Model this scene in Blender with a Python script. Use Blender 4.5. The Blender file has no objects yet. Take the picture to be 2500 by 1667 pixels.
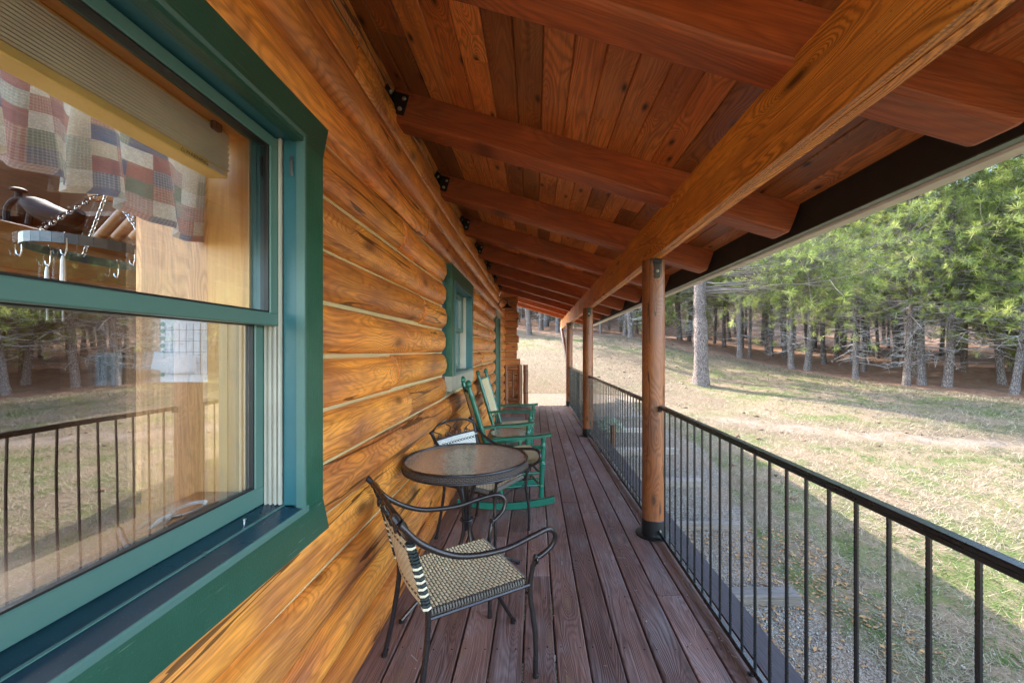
import bpy, math, random
import numpy as np
from mathutils import Vector, Matrix
rad = math.radians
random.seed(7); RNG = np.random.default_rng(7)
S = bpy.context.scene
COL = S.collection

# ------------------------------------------------------------------ camera, sky, sun, exposure
F, VX, VY, E = 988.0, 1306.0, 854.0, 1.43       # focal (px of 2500), vanishing point, eye height
cd = bpy.data.cameras.new('camera'); cam = bpy.data.objects.new('camera', cd); COL.objects.link(cam)
cam.location = (0, 0, E); cam.rotation_euler = (rad(90), 0, 0)
cd.sensor_width = 36; cd.lens = F/2500*36
cd.shift_x = -(VX-1250)/2500; cd.shift_y = (VY-833.5)/2500
cd.clip_start = .05; cd.clip_end = 2000
S.camera = cam
SUN_TO = Vector((-.69, .85, 1.0)).normalized()
W = bpy.data.worlds.new('World'); S.world = W; W.use_nodes = True
wn = W.node_tree; bg = wn.nodes['Background']; sky = wn.nodes.new('ShaderNodeTexSky')
sky.sky_type = 'NISHITA'; sky.sun_disc = False
sky.sun_elevation = math.asin(SUN_TO.z); sky.sun_rotation = math.atan2(SUN_TO.x, SUN_TO.y)
sky.air_density = 1.3; sky.dust_density = 2.5; sky.altitude = 600
wn.links.new(sky.outputs[0], bg.inputs[0]); bg.inputs[1].default_value = .15
sl = bpy.data.lights.new('sun', 'SUN'); sl.energy = 2.0; sl.angle = rad(.6); sl.color = (1, .93, .83)
so = bpy.data.objects.new('sun', sl); COL.objects.link(so)
so.rotation_euler = SUN_TO.to_track_quat('Z', 'Y').to_euler(); so.location = (0, 0, 30)
S.view_settings.view_transform = 'Standard'; S.view_settings.look = 'None'
S.view_settings.exposure = 3.5; S.view_settings.gamma = 1
S.render.engine = 'CYCLES'
try:
    S.cycles.max_bounces = 12; S.cycles.diffuse_bounces = 6; S.cycles.glossy_bounces = 6
    S.cycles.transparent_max_bounces = 24; S.cycles.transmission_bounces = 8
    S.cycles.use_denoising = True; S.cycles.sample_clamp_indirect = 6
except Exception: pass

# ------------------------------------------------------------------ object helpers
def tag(o, label=None, cat=None, group=None, kind=None):
    if label: o['label'] = label
    if cat: o['category'] = cat
    if group: o['group'] = group
    if kind: o['kind'] = kind
    return o
def thing(name, label, cat, loc=(0, 0, 0), rz=0, group=None):
    o = bpy.data.objects.new(name, None); COL.objects.link(o); o.empty_display_size = .1
    o.location = loc; o.rotation_euler = (0, 0, rz)
    return tag(o, label, cat, group)
def copy_tree(o, parent=None):
    c = o.copy(); COL.objects.link(c); c.parent = parent
    for ch in list(o.children): copy_tree(ch, c)
    return c
class MB:
    """collects geometry; build() links ONE mesh object"""
    def __init__(s): s.v = []; s.f = []; s.r = []; s.uv = {}
    def add(s, vs, fs, r=0.0):
        b = len(s.v); s.v += [tuple(p) for p in vs]; s.f += [tuple(b+i for i in f) for f in fs]
        s.r += ([r]*len(vs)) if not hasattr(r, '__len__') else list(r)
        return s
    def box(s, x0, x1, y0, y1, z0, z1, r=0.0):
        v = [(x, y, z) for x in (x0, x1) for y in (y0, y1) for z in (z0, z1)]
        return s.add(v, [(0,1,3,2),(4,6,7,5),(0,4,5,1),(2,3,7,6),(0,2,6,4),(1,5,7,3)], r)
    def bbox(s, x0, x1, y0, y1, z0, z1, b=.004, r=0.0):
        """box with all edges chamfered"""
        X, Y, Z = (x0, x1), (y0, y1), (z0, z1); v = []; idx = {}
        for i in (0,1):
            for j in (0,1):
                for k in (0,1):
                    sx, sy, sz = (b if i == 0 else -b), (b if j == 0 else -b), (b if k == 0 else -b)
                    idx[i,j,k,'x'] = len(v); v.append((X[i], Y[j]+sy, Z[k]+sz))
                    idx[i,j,k,'y'] = len(v); v.append((X[i]+sx, Y[j], Z[k]+sz))
                    idx[i,j,k,'z'] = len(v); v.append((X[i]+sx, Y[j]+sy, Z[k]))
        f = []
        for i in (0,1):
            q = [idx[i,0,0,'x'], idx[i,1,0,'x'], idx[i,1,1,'x'], idx[i,0,1,'x']]; f.append(q if i else q[::-1])
            q = [idx[0,i,0,'y'], idx[1,i,0,'y'], idx[1,i,1,'y'], idx[0,i,1,'y']]; f.append(q[::-1] if i else q)
            q = [idx[0,0,i,'z'], idx[1,0,i,'z'], idx[1,1,i,'z'], idx[0,1,i,'z']]; f.append(q if i else q[::-1])
        for a in (0,1):
            for c in (0,1):
                f.append((idx[a,c,0,'x'], idx[a,c,1,'x'], idx[a,c,1,'y'], idx[a,c,0,'y']))
                f.append((idx[a,0,c,'x'], idx[a,1,c,'x'], idx[a,1,c,'z'], idx[a,0,c,'z']))
                f.append((idx[0,a,c,'y'], idx[1,a,c,'y'], idx[1,a,c,'z'], idx[0,a,c,'z']))
        for i in (0,1):
            for j in (0,1):
                for k in (0,1): f.append((idx[i,j,k,'x'], idx[i,j,k,'y'], idx[i,j,k,'z']))
        return s.add(v, f, r)
    def prism(s, poly, h0, h1, axis='z', r=0.0):
        """poly of 2D points extruded along axis between h0 and h1"""
        def P(a, b, h): return {'z': (a, b, h), 'y': (a, h, b), 'x': (h, a, b)}[axis]
        n = len(poly); v = [P(a, b, h0) for a, b in poly]+[P(a, b, h1) for a, b in poly]
        f = [tuple(range(n))[::-1], tuple(range(n, 2*n))]+[(i, (i+1) % n, n+(i+1) % n, n+i) for i in range(n)]
        return s.add(v, f, r)
    def tube(s, pts, rad_, seg=8, closed=False, cap=True, r=0.0, flat=1.0):
        pts = [Vector(p) for p in pts]; n = len(pts)
        rs = list(rad_) if hasattr(rad_, '__len__') else [rad_]*n
        vs = []; up = None
        for i, p in enumerate(pts):
            a = pts[(i-1) % n] if (closed or i > 0) else p
            b = pts[(i+1) % n] if (closed or i < n-1) else p
            t = (b-a).normalized() if (b-a).length > 1e-9 else Vector((0, 0, 1))
            if up is None:
                up = Vector((0, 0, 1)) if abs(t.z) < .9 else Vector((0, 1, 0))
            u = t.cross(up)
            if u.length < 1e-6: u = t.cross(Vector((1, 0, .3)))
            u.normalize(); w = u.cross(t).normalized(); up = w
            for k in range(seg):
                A = 2*math.pi*k/seg
                vs.append(p+rs[i]*(math.cos(A)*u+math.sin(A)*w*flat))
        fs = []
        for i in range(n if closed else n-1):
            j = (i+1) % n
            for k in range(seg):
                l = (k+1) % seg
                fs.append((i*seg+k, i*seg+l, j*seg+l, j*seg+k))
        if cap and not closed:
            fs.append(tuple(range(seg))[::-1]); fs.append(tuple((n-1)*seg+k for k in range(seg)))
        return s.add(vs, fs, r)
    def lathe(s, prof, c=(0, 0, 0), seg=24, r=0.0, axis='z'):
        vs = []
        for R, h in prof:
            for k in range(seg):
                A = 2*math.pi*k/seg; a, b = R*math.cos(A), R*math.sin(A)
                q = {'z': (a, b, h), 'y': (a, h, b), 'x': (h, a, b)}[axis]
                vs.append((c[0]+q[0], c[1]+q[1], c[2]+q[2]))
        n = len(prof); fs = []
        for i in range(n-1):
            for k in range(seg):
                l = (k+1) % seg; fs.append((i*seg+k, i*seg+l, (i+1)*seg+l, (i+1)*seg+k))
        fs.append(tuple(range(seg))[::-1]); fs.append(tuple((n-1)*seg+k for k in range(seg)))
        return s.add(vs, fs, r)
    def build(s, name, mat, parent=None, smooth=False, uv=None, ang=40):
        me = bpy.data.meshes.new(name); me.from_pydata(s.v, [], s.f); me.update()
        at = me.attributes.new('rnd', 'FLOAT', 'POINT'); at.data.foreach_set('value', s.r)
        if uv is not None:
            a2 = me.attributes.new('cloth', 'FLOAT_VECTOR', 'POINT')
            a2.data.foreach_set('vector', np.array(uv, dtype='f').ravel())
        if mat: me.materials.append(mat)
        if smooth:
            me.shade_smooth()
            try: me.set_sharp_from_angle(angle=rad(ang))
            except Exception: pass
        o = bpy.data.objects.new(name, me); COL.objects.link(o); o.parent = parent
        return o
def curve_pts(ctrl, n=8):
    """Catmull-Rom through control points"""
    P = [Vector(p) for p in ctrl]; P = [2*P[0]-P[1]]+P+[2*P[-1]-P[-2]]; out = []
    for i in range(1, len(P)-2):
        for k in range(n):
            t = k/n; a, b, c, d = P[i-1], P[i], P[i+1], P[i+2]
            out.append(.5*((2*b)+(c-a)*t+(2*a-5*b+4*c-d)*t*t+(3*b-a-3*c+d)*t**3))
    out.append(P[-2]); return out

# ------------------------------------------------------------------ materials
def new_mat(name):
    m = bpy.data.materials.new(name); m.use_nodes = True; nt = m.node_tree
    return m, nt, nt.nodes['Principled BSDF']
class N:
    def __init__(s, nt): s.nt = nt
    def node(s, t, **kw):
        n = s.nt.nodes.new('ShaderNode'+t)
        for k, v in kw.items(): setattr(n, k, v)
        return n
    def set(s, sock, v):
        if hasattr(v, 'is_output'): s.nt.links.new(v, sock)
        elif isinstance(v, bpy.types.Node): s.nt.links.new(v.outputs[0], sock)
        else:
            try: sock.default_value = v
            except Exception: sock.default_value = tuple(v)+(1,)
    def math(s, op, a, b=None, c=None, clamp=False):
        n = s.node('Math', operation=op); n.use_clamp = clamp; s.set(n.inputs[0], a)
        if b is not None: s.set(n.inputs[1], b)
        if c is not None: s.set(n.inputs[2], c)
        return n.outputs[0]
    def vmath(s, op, a, b=None):
        n = s.node('VectorMath', operation=op); s.set(n.inputs[0], a)
        if b is not None: s.set(n.inputs[1], b)
        return n.outputs[0]
    def noise(s, vec, scale=1, detail=2, rough=.5, dist=0):
        n = s.node('TexNoise'); s.set(n.inputs['Vector'], vec); n.inputs['Scale'].default_value = scale
        n.inputs['Detail'].default_value = detail; n.inputs['Roughness'].default_value = rough
        n.inputs['Distortion'].default_value = dist; return n.outputs[0]
    def voro(s, vec, scale=1, feature='F1', out='Distance', rnd=1):
        n = s.node('TexVoronoi'); n.feature = feature; s.set(n.inputs['Vector'], vec)
        n.inputs['Scale'].default_value = scale; n.inputs['Randomness'].default_value = rnd
        return n.outputs[out]
    def ramp(s, fac, stops, interp='LINEAR'):
        n = s.node('ValToRGB'); n.color_ramp.interpolation = interp; s.set(n.inputs[0], fac)
        e = n.color_ramp.elements
        while len(e) < len(stops): e.new(.5)
        for i, (p, c) in enumerate(stops):
            e[i].position = p; e[i].color = (c if hasattr(c, '__len__') else (c, c, c))[:3]+(1,) if hasattr(c, '__len__') else (c, c, c, 1)
        return n.outputs[0]
    def mix(s, fac, a, b, mode='MIX'):
        n = s.node('MixRGB', blend_type=mode); s.set(n.inputs[0], fac); s.set(n.inputs[1], a); s.set(n.inputs[2], b)
        return n.outputs[0]
    def coord(s, which='Object'): return s.node('TexCoord').outputs[which]
    def mapv(s, vec, scale=(1, 1, 1), loc=(0, 0, 0)):
        n = s.node('Mapping'); s.set(n.inputs['Vector'], vec); n.inputs['Scale'].default_value = scale
        n.inputs['Location'].default_value = loc; return n.outputs[0]
    def attr(s, name='rnd', out='Fac'):
        n = s.node('Attribute'); n.attribute_name = name; return n.outputs[out]
    def bump(s, h, strength=.3, dist=.01, normal=None):
        n = s.node('Bump'); n.inputs['Strength'].default_value = strength; n.inputs['Distance'].default_value = dist
        s.set(n.inputs['Height'], h)
        if normal is not None: s.set(n.inputs['Normal'], normal)
        return n.outputs[0]
def axscale(axis, across, along):
    return {'x': (along, across, across), 'y': (across, along, across), 'z': (across, across, along)}[axis]
def wood(name, light, mid, dark, axis='y', field=(2.6, .55), rings=46, ringamt=.55, rough=.4, knots=.8, knotsc=(2.2, .9),
         knotcol=None, fiber=.25, bump=.25, vary=.5, stain=None, stainamt=.5, cracks=0, coat=0.0, spec=.5, incise=False, sharp=1.5, warpamt=.08, plane=None, tone=.35):
    m, nt, P = new_mat(name); g = N(nt)
    rnd = g.attr()
    off = g.node('CombineXYZ')
    for i, k in enumerate((37.3, 23.9, 51.7)): g.set(off.inputs[i], g.math('MULTIPLY', rnd, k))
    p = g.vmath('ADD', g.coord(), off.outputs[0])
    warp = g.noise(g.mapv(p, axscale(axis, 6, 2.5)), 1, 2)
    # knots
    plane = plane or {'y': 'yz', 'x': 'xz', 'z': 'zx'}[axis]
    sp_ = g.node('SeparateXYZ'); g.set(sp_.inputs[0], p); cx_ = g.node('CombineXYZ')
    g.set(cx_.inputs[0], g.math('MULTIPLY', sp_.outputs['xyz'.index(plane[0])], knotsc[1])); g.set(cx_.inputs[1], g.math('MULTIPLY', sp_.outputs['xyz'.index(plane[1])], knotsc[0]))
    kn = g.node('TexVoronoi'); kn.voronoi_dimensions = '2D'; g.set(kn.inputs['Vector'], cx_.outputs[0]); kn.inputs['Scale'].default_value = 1
    kv = g.math('ADD', kn.outputs['Distance'], g.math('MULTIPLY_ADD', g.noise(g.mapv(p, axscale(axis, 30, 12)), 1, 2), .05, -.025))
    kpick = g.node('SeparateColor'); g.set(kpick.inputs[0], kn.outputs['Color'])
    kv = g.math('ADD', kv, g.math('MULTIPLY', g.math('GREATER_THAN', kpick.outputs[0], .6), .09))
    bumpk = g.math('POWER', g.math('SUBTRACT', 1, kv, clamp=True), 5)
    f = g.noise(g.mapv(p, axscale(axis, *field)), 1, 2, .45, .35)
    fld = g.math('ADD', g.math('MULTIPLY', f, 1.0), g.math('MULTIPLY', bumpk, .35*knots))
    fld = g.math('ADD', fld, g.math('MULTIPLY', warp, warpamt))
    fld = g.math('ADD', fld, g.math('MULTIPLY', g.noise(g.mapv(p, axscale(axis, 22, 7)), 1, 2), .018))
    s_ = g.math('MULTIPLY_ADD', g.math('SINE', g.math('MULTIPLY', fld, rings*2)), .5, .5)
    ring = g.math('POWER', s_, sharp)
    fib = g.noise(g.mapv(p, axscale(axis, 170, 5)), 1, 2, .6)
    fib2 = g.noise(g.mapv(p, axscale(axis, 45, 1.6)), 1, 3, .6)
    blotch = g.noise(g.mapv(p, axscale(axis, 3.4, 1.6), (3, 9, 4)), 1, 3, .55)
    bl = g.ramp(blotch, [(.34, (0, 0, 0)), (.66, (1, 1, 1))])
    base = g.mix(bl, light, mid)
    base = g.mix(g.math('MULTIPLY', g.math('ABSOLUTE', g.math('SUBTRACT', rnd, .5)), 2*vary, clamp=True), base,
                 g.mix(g.math('GREATER_THAN', rnd, .5), mid, light))
    if stain is not None:
        st = g.ramp(g.noise(g.mapv(p, axscale(axis, 5.5, 2.2), (20, 1, 7)), 1, 4, .62), [(.45, (0, 0, 0)), (.72, (1, 1, 1))])
        base = g.mix(g.math('MULTIPLY', st, stainamt), base, stain)
    rmask = g.ramp(g.noise(g.mapv(p, axscale(axis, 2.2, 1.1), (8, 2, 5)), 1, 2), [(.3, .25), (.62, 1.0)])
    c = g.mix(g.math('MULTIPLY', g.math('MULTIPLY', ring, rmask), ringamt), base, dark)
    c = g.mix(1, c, g.math('MULTIPLY_ADD', rnd, 2*tone, 1-tone), 'MULTIPLY') if False else c
    c = g.mix(fiber, c, g.mix(g.ramp(fib, [(.3, (0, 0, 0)), (.7, (1, 1, 1))]), g.mix(1, c, (.55, .5, .45), 'MULTIPLY'), g.mix(1, c, (1.25, 1.25, 1.25), 'MULTIPLY')))
    c = g.mix(g.math('MULTIPLY', g.ramp(fib2, [(.35, (1, 1, 1)), (.5, (0, 0, 0))]), fiber*.9), c, dark)
    tv = g.node('CombineXYZ'); tq = g.math('MULTIPLY_ADD', g.math('FRACT', g.math('MULTIPLY', rnd, 7.31)), 2*tone, 1-tone)
    for i in range(3): g.set(tv.inputs[i], tq)
    c = g.mix(1, c, tv.outputs[0], 'MULTIPLY')
    kc = knotcol or tuple(x*.35 for x in dark)
    if knots > 0:
        kk = g.ramp(kv, [(.03, (1, 1, 1)), (.07, (.45, .45, .45)), (.12, (0, 0, 0))])
        c = g.mix(g.math('MULTIPLY', kk, min(1, knots)), c, kc)
    h = g.math('ADD', g.math('MULTIPLY', ring, -.35), g.math('MULTIPLY', fib, .5))
    if cracks:
        cr = g.noise(g.mapv(p, axscale(axis, 9, .35), (4, 4, 4)), 1, 3, .5, .2)
        cm = g.math('LESS_THAN', g.math('ABSOLUTE', g.math('SUBTRACT', cr, .5)), .0045*cracks)
        cm = g.math('MULTIPLY', cm, g.math('GREATER_THAN', g.noise(g.mapv(p, axscale(axis, 3, .5), (9, 9, 1)), 1, 1), .5))
        c = g.mix(g.math('MULTIPLY', cm, .8), c, tuple(x*.25 for x in dark)); h = g.math('SUBTRACT', h, g.math('MULTIPLY', cm, 1.5))
    if incise:   # rows of short pressure-treatment slits
        q = g.mapv(p, axscale(axis, 55, 14)); b = g.node('TexVoronoi'); b.feature = 'F1'; g.set(b.inputs['Vector'], q)
        b.inputs['Randomness'].default_value = .35
        q2 = g.vmath('SUBTRACT', q, b.outputs['Position']); sp = g.node('SeparateXYZ'); g.set(sp.inputs[0], q2)
        tall = g.math('ABSOLUTE', sp.outputs['Z'])
        sm = g.math('MULTIPLY', g.math('LESS_THAN', tall, .09), g.math('LESS_THAN', b.outputs['Distance'], .33))
        pick = g.math('GREATER_THAN', b.outputs['Color'], .45)
        sm = g.math('MULTIPLY', sm, pick)
        c = g.mix(g.math('MULTIPLY', sm, .75), c, tuple(x*.2 for x in dark)); h = g.math('SUBTRACT', h, sm)
    g.set(P.inputs['Base Color'], c); 
    g.set(P.inputs['Roughness'], g.math('MULTIPLY_ADD', fib2, .25, rough-.1))
    P.inputs['Specular IOR Level'].default_value = spec
    P.inputs['Coat Weight'].default_value = coat; P.inputs['Coat Roughness'].default_value = .25
    g.set(P.inputs['Normal'], g.bump(h, bump, .004))
    return m
def paint(name, col, rough=.4, grain=None, speck=.06, bump=.1, metal=0, spec=.5, col2=None, noise_sc=6):
    m, nt, P = new_mat(name); g = N(nt); p = g.coord()
    n = g.noise(p, noise_sc, 4, .6); c2 = col2 or tuple(x*.8 for x in col)
    c = g.mix(g.ramp(n, [(.35, (0, 0, 0)), (.7, (1, 1, 1))]), col, c2)
    h = g.noise(p, 260, 2)
    if grain:
        fb = g.noise(g.mapv(p, axscale(grain, 210, 9)), 1, 2, .6)
        h = g.math('ADD', fb, h)
        c = g.mix(g.ramp(fb, [(.66, (0, 0, 0)), (.78, (1, 1, 1))]), c, g.mix(speck*3, c, (.5, .6, .5)))
    sp = g.math('GREATER_THAN', g.noise(p, 330, 1), .74)
    c = g.mix(g.math('MULTIPLY', sp, speck), c, (.7, .7, .6))
    g.set(P.inputs['Base Color'], c); g.set(P.inputs['Roughness'], g.math('MULTIPLY_ADD', n, .2, rough-.1))
    P.inputs['Metallic'].default_value = metal; P.inputs['Specular IOR Level'].default_value = spec
    g.set(P.inputs['Normal'], g.bump(h, bump, .002)); return m

M = {}
M['log'] = wood('log_wood', (.93, .385, .066), (.76, .235, .042), (.20, .052, .014), 'y', field=(3.8, .75), rings=120, ringamt=.48,
                rough=.4, knots=.65, knotsc=(3.0, 1.3), fiber=.5, bump=.4, vary=.6, stain=(.34, .125, .065), stainamt=.85, cracks=2.6, coat=.08, tone=.22, sharp=2.2, warpamt=.10)
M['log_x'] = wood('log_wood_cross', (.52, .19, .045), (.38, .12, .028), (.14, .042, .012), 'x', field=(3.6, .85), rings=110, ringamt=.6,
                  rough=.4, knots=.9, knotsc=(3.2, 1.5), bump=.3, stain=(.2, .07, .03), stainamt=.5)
M['post'] = wood('post_wood', (.27, .090, .024), (.175, .050, .014), (.06, .018, .007), 'z', field=(5, 1.3), rings=95, ringamt=.65, rough=.42,
                 knots=.8, knotsc=(4, 1.6), bump=.35, stain=(.12, .06, .042), stainamt=.6, cracks=1.6)
M['ceiling'] = wood('ceiling_boards', (.78, .26, .055), (.46, .125, .026), (.11, .028, .010), 'y', field=(5.5, .45), rings=90, ringamt=.5, warpamt=.03, fiber=.4, rough=.36, plane='yx', tone=.5,
                    knots=1, knotsc=(5.5, 2.1), knotcol=(.05, .018, .008), bump=.25, vary=.9, stain=(.72, .33, .12), stainamt=.45)
M['rafter'] = wood('rafter_wood', (.74, .185, .038), (.56, .120, .025), (.26, .055, .015), 'x', field=(3.4, .35), rings=120, ringamt=.5, warpamt=.03, fiber=.45, rough=.55,
                   knots=.7, knotsc=(5, 1.2), bump=.3, vary=.6, stain=(.34, .13, .055), stainamt=.7, cracks=2)
M['beam'] = wood('beam_wood', (.94, .38, .050), (.74, .235, .028), (.20, .05, .010), 'y', field=(4.6, .42), rings=150, ringamt=.7, fiber=.4, rough=.5,
                 knots=.9, knotsc=(4.2, 1.0), bump=.3, vary=.2, stain=(.26, .08, .022), stainamt=.4, incise=True)
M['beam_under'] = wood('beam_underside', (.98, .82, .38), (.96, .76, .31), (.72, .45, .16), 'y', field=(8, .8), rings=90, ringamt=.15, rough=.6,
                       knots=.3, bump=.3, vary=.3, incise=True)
M['deck'] = wood('deck_boards', (.28, .145, .112), (.19, .095, .075), (.052, .026, .021), 'y', field=(6, .32), rings=130, ringamt=.6, warpamt=.03, rough=.5, spec=.35, plane='yx', tone=.25,
                 knots=.7, knotsc=(6, 1.3), knotcol=(.25, .14, .08), bump=.6, vary=.8, stain=(.30, .25, .245), stainamt=.65, fiber=.5)
M['deck_edge'] = wood('deck_edge_board', (.085, .056, .058), (.065, .046, .050), (.035, .022, .024), 'y', field=(6, .8), rings=90, ringamt=.4, rough=.6,
                      knots=0, bump=.4, vary=.3, fiber=.4)
M['oak'] = wood('oak_panel', (.84, .48, .20), (.72, .36, .13), (.32, .12, .035), 'z', field=(7, 1.1), rings=95, ringamt=.6, rough=.4, knots=0, bump=.1,
                vary=.2, fiber=.5)
M['pine_in'] = wood('interior_pine', (.80, .46, .14), (.68, .35, .095), (.4, .17, .045), 'z', field=(4, .6), rings=50, ringamt=.3, rough=.4, knots=0, bump=.05, vary=.2)
M['pine_in_y'] = wood('interior_pine_long', (.44, .20, .055), (.36, .145, .036), (.2, .07, .02), 'y', field=(4, .6), rings=60, ringamt=.35, rough=.4, knots=0, bump=.05, vary=.2)
M['pine_head'] = wood('interior_head_board', (.80, .40, .11), (.68, .30, .075), (.4, .15, .035), 'y', field=(4, .6), rings=60, ringamt=.35, rough=.4, knots=0, bump=.05, vary=.2, plane='yx')
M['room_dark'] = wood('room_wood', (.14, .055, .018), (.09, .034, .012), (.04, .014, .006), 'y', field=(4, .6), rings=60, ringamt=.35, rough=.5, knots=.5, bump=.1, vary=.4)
M['timber'] = wood('weathered_timber', (.30, .25, .21), (.22, .18, .15), (.10, .075, .06), 'x', field=(9, 1), rings=80, ringamt=.5, rough=.85, knots=.3, bump=.8, vary=.5, fiber=.5)
M['trim'] = paint('dark_green_trim', (.018, .075, .048), .32, grain='y', bump=.35, speck=.12, col2=(.024, .095, .064))
M['trim_z'] = paint('dark_green_trim_upright', (.014, .085, .052), .32, grain='z', bump=.35, speck=.08, col2=(.03, .12, .08))
M['sash'] = paint('teal_sash', (.085, .175, .155), .38, bump=.06, speck=.02, col2=(.075, .16, .145))
M['sash2'] = paint('teal_jamb', (.035, .135, .155), .35, bump=.06, speck=.02, col2=(.03, .12, .14))
M['sill'] = paint('blue_green_sill', (.006, .04, .065), .28, bump=.08, speck=.12)
M['cream'] = paint('cream_track', (.52, .49, .42), .45, bump=.05)
M['creamsill'] = paint('bare_cream_trim', (.40, .37, .29), .6, grain='y', bump=.3)
M['gasket'] = paint('black_gasket', (.012, .012, .013), .5)
M['chink'] = paint('chinking', (.62, .50, .27), .9, bump=.8, col2=(.52, .42, .24), noise_sc=3)
M['iron'] = paint('black_iron', (.012, .013, .014), .32, bump=.2, spec=.6, speck=.05)
M['rail'] = paint('black_rail_paint', (.010, .012, .014), .28, bump=.15, spec=.7)
M['bolt'] = paint('zinc_bolt', (.42, .40, .33), .35, metal=.7, bump=.1)
M['bronze'] = paint('dark_bronze_metal', (.045, .036, .034), .28, metal=.55, bump=.15, spec=.6, col2=(.03, .025, .03))
M['steelgrey'] = paint('grey_steel', (.10, .115, .13), .4, metal=.4, bump=.1)
M['chrome'] = paint('bright_steel', (.6, .6, .6), .2, metal=1, bump=.02)
M['black'] = paint('black_fascia', (.028, .022, .019), .9, bump=.4, speck=.05)
M['gutter'] = paint('beige_gutter', (.66, .59, .47), .45, bump=.05, speck=.02)
M['flash'] = paint('green_flashing', (.07, .12, .09), .4, bump=.05)
M['rocker'] = paint('green_enamel', (.008, .125, .078), .24, bump=.15, speck=.04, col2=(.006, .10, .065), spec=.6)
M['white'] = paint('white_paper', (.9, .91, .92), .6, bump=.02, speck=.0)
M['porcelain'] = paint('white_glaze', (.62, .62, .58), .2, bump=.02)
M['leather'] = paint('saddle_leather', (.018, .009, .007), .75, bump=.2, spec=.2)
M['yellowrail'] = paint('yellow_rail', (.85, .64, .20), .45, bump=.03)
M['blind'] = paint('grey_green_blind', (.80, .82, .66), .7, grain='y', bump=.3, speck=.02)
M['roof'] = paint('roof_metal', (.05, .09, .07), .5)
M['mat'] = paint('doormat', (.20, .18, .15), .95, bump=1.0, speck=.2)
M['ink'] = paint('black_ink', (.01, .01, .01), .6); M['label'] = paint('label_white', (.7, .68, .6), .5)
M['leafprint'] = paint('green_print', (.06, .28, .16), .6); M['orangeprint'] = paint('orange_print', (.6, .18, .06), .6)

def glass_mat(name, ior=1.55, tint=(1, 1, 1), rough=0.0):
    m = bpy.data.materials.new(name); m.use_nodes = True; nt = m.node_tree; g = N(nt)
    for n in list(nt.nodes): nt.nodes.remove(n)
    out = g.node('OutputMaterial'); fr = g.node('Fresnel'); fr.inputs[0].default_value = ior
    tr = g.node('BsdfTransparent'); tr.inputs[0].default_value = tint+(1,)
    gl = g.node('BsdfGlossy'); gl.inputs['Roughness'].default_value = rough; mx = g.node('MixShader')
    wob = g.bump(g.noise(g.coord(), 2.2, 1), .05, .02); g.set(gl.inputs['Normal'], wob)
    nt.links.new(fr.outputs[0], mx.inputs[0]); nt.links.new(tr.outputs[0], mx.inputs[1]); nt.links.new(gl.outputs[0], mx.inputs[2])
    nt.links.new(mx.outputs[0], out.inputs[0]); return m
M['glass'] = glass_mat('window_glass', 5.6, (.97, .98, .97)); M['glass_up'] = glass_mat('upper_sash_glass', 2.3, (.97, .98, .97))
def tableglass(name, tint):
    m, nt, P = new_mat(name); g = N(nt)
    P.inputs['Base Color'].default_value = tint+(1,); P.inputs['Roughness'].default_value = .04
    P.inputs['Transmission Weight'].default_value = .72; P.inputs['IOR'].default_value = 1.85
    P.inputs['Specular IOR Level'].default_value = .8
    n = g.voro(g.mapv(g.coord(), (38, 62, 1)), 1, 'SMOOTH_F1')
    g.set(P.inputs['Normal'], g.bump(g.math('ADD', n, g.noise(g.coord(), 30, 2)), .35, .004)); return m
M['tglass'] = tableglass('pebbled_glass', (.92, .84, .70))
def weave(name, ca, cb, axis_scale=70, bands=None):
    """woven cord: basket pattern from object coordinates x (across) and y/z (along)"""
    m, nt, P = new_mat(name); g = N(nt); at = g.attr('cloth', 'Vector'); sp = g.node('SeparateXYZ'); g.set(sp.inputs[0], at)
    u, v = sp.outputs[0], sp.outputs[1]
    U = g.math('MULTIPLY', u, axis_scale); V = g.math('MULTIPLY', v, axis_scale*2.6)
    row = g.math('FLOOR', V); U2 = g.math('ADD', U, g.math('MULTIPLY', g.math('MODULO', row, 2.0), .5))
    fu = g.math('FRACT', U2); fv = g.math('FRACT', V)
    du = g.math('ABSOLUTE', g.math('SUBTRACT', fu, .5)); dv = g.math('ABSOLUTE', g.math('SUBTRACT', fv, .5))
    h = g.math('MULTIPLY', g.math('SUBTRACT', 1, g.math('POWER', g.math('MULTIPLY', du, 2), 4)), g.math('SUBTRACT', 1, g.math('POWER', g.math('MULTIPLY', dv, 2), 2)))
    mask = g.ramp(h, [(.24, (0, 0, 0)), (.40, (1, 1, 1))])
    tone = g.mix(g.noise(at, 160, 2), ca, tuple(x*.72 for x in ca))
    c = g.mix(mask, cb, tone)
    if bands:
        for b0, b1, bc in bands:
            bm = g.math('MULTIPLY', g.math('GREATER_THAN', v, b0), g.math('LESS_THAN', v, b1))
            ck = g.math('GREATER_THAN', fu, .42)
            c = g.mix(g.math('MULTIPLY', bm, ck), c, bc)
    g.set(P.inputs['Base Color'], c); P.inputs['Roughness'].default_value = .7
    g.set(P.inputs['Normal'], g.bump(h, .8, .006)); return m
M['weave_seat'] = weave('woven_cord_seat', (.98, .80, .50), (.025, .019, .015), 27)
M['weave_back'] = weave('woven_cord_back', (.99, .90, .62), (.48, .38, .23), 32,
                        [(.022, .042, (.01, .035, .03)), (.225, .245, (.01, .035, .03))])
M['weave_white'] = weave('woven_cord_white', (.95, .94, .90), (.5, .47, .42), 32,
                         [(.022, .042, (.02, .05, .05)), (.225, .245, (.02, .05, .05))])
M['rush'] = weave('rush_seat', (.88, .70, .40), (.22, .13, .06), 32)
M['rimweave'] = weave('rim_weave', (.10, .075, .065), (.018, .014, .014), 45)

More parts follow.
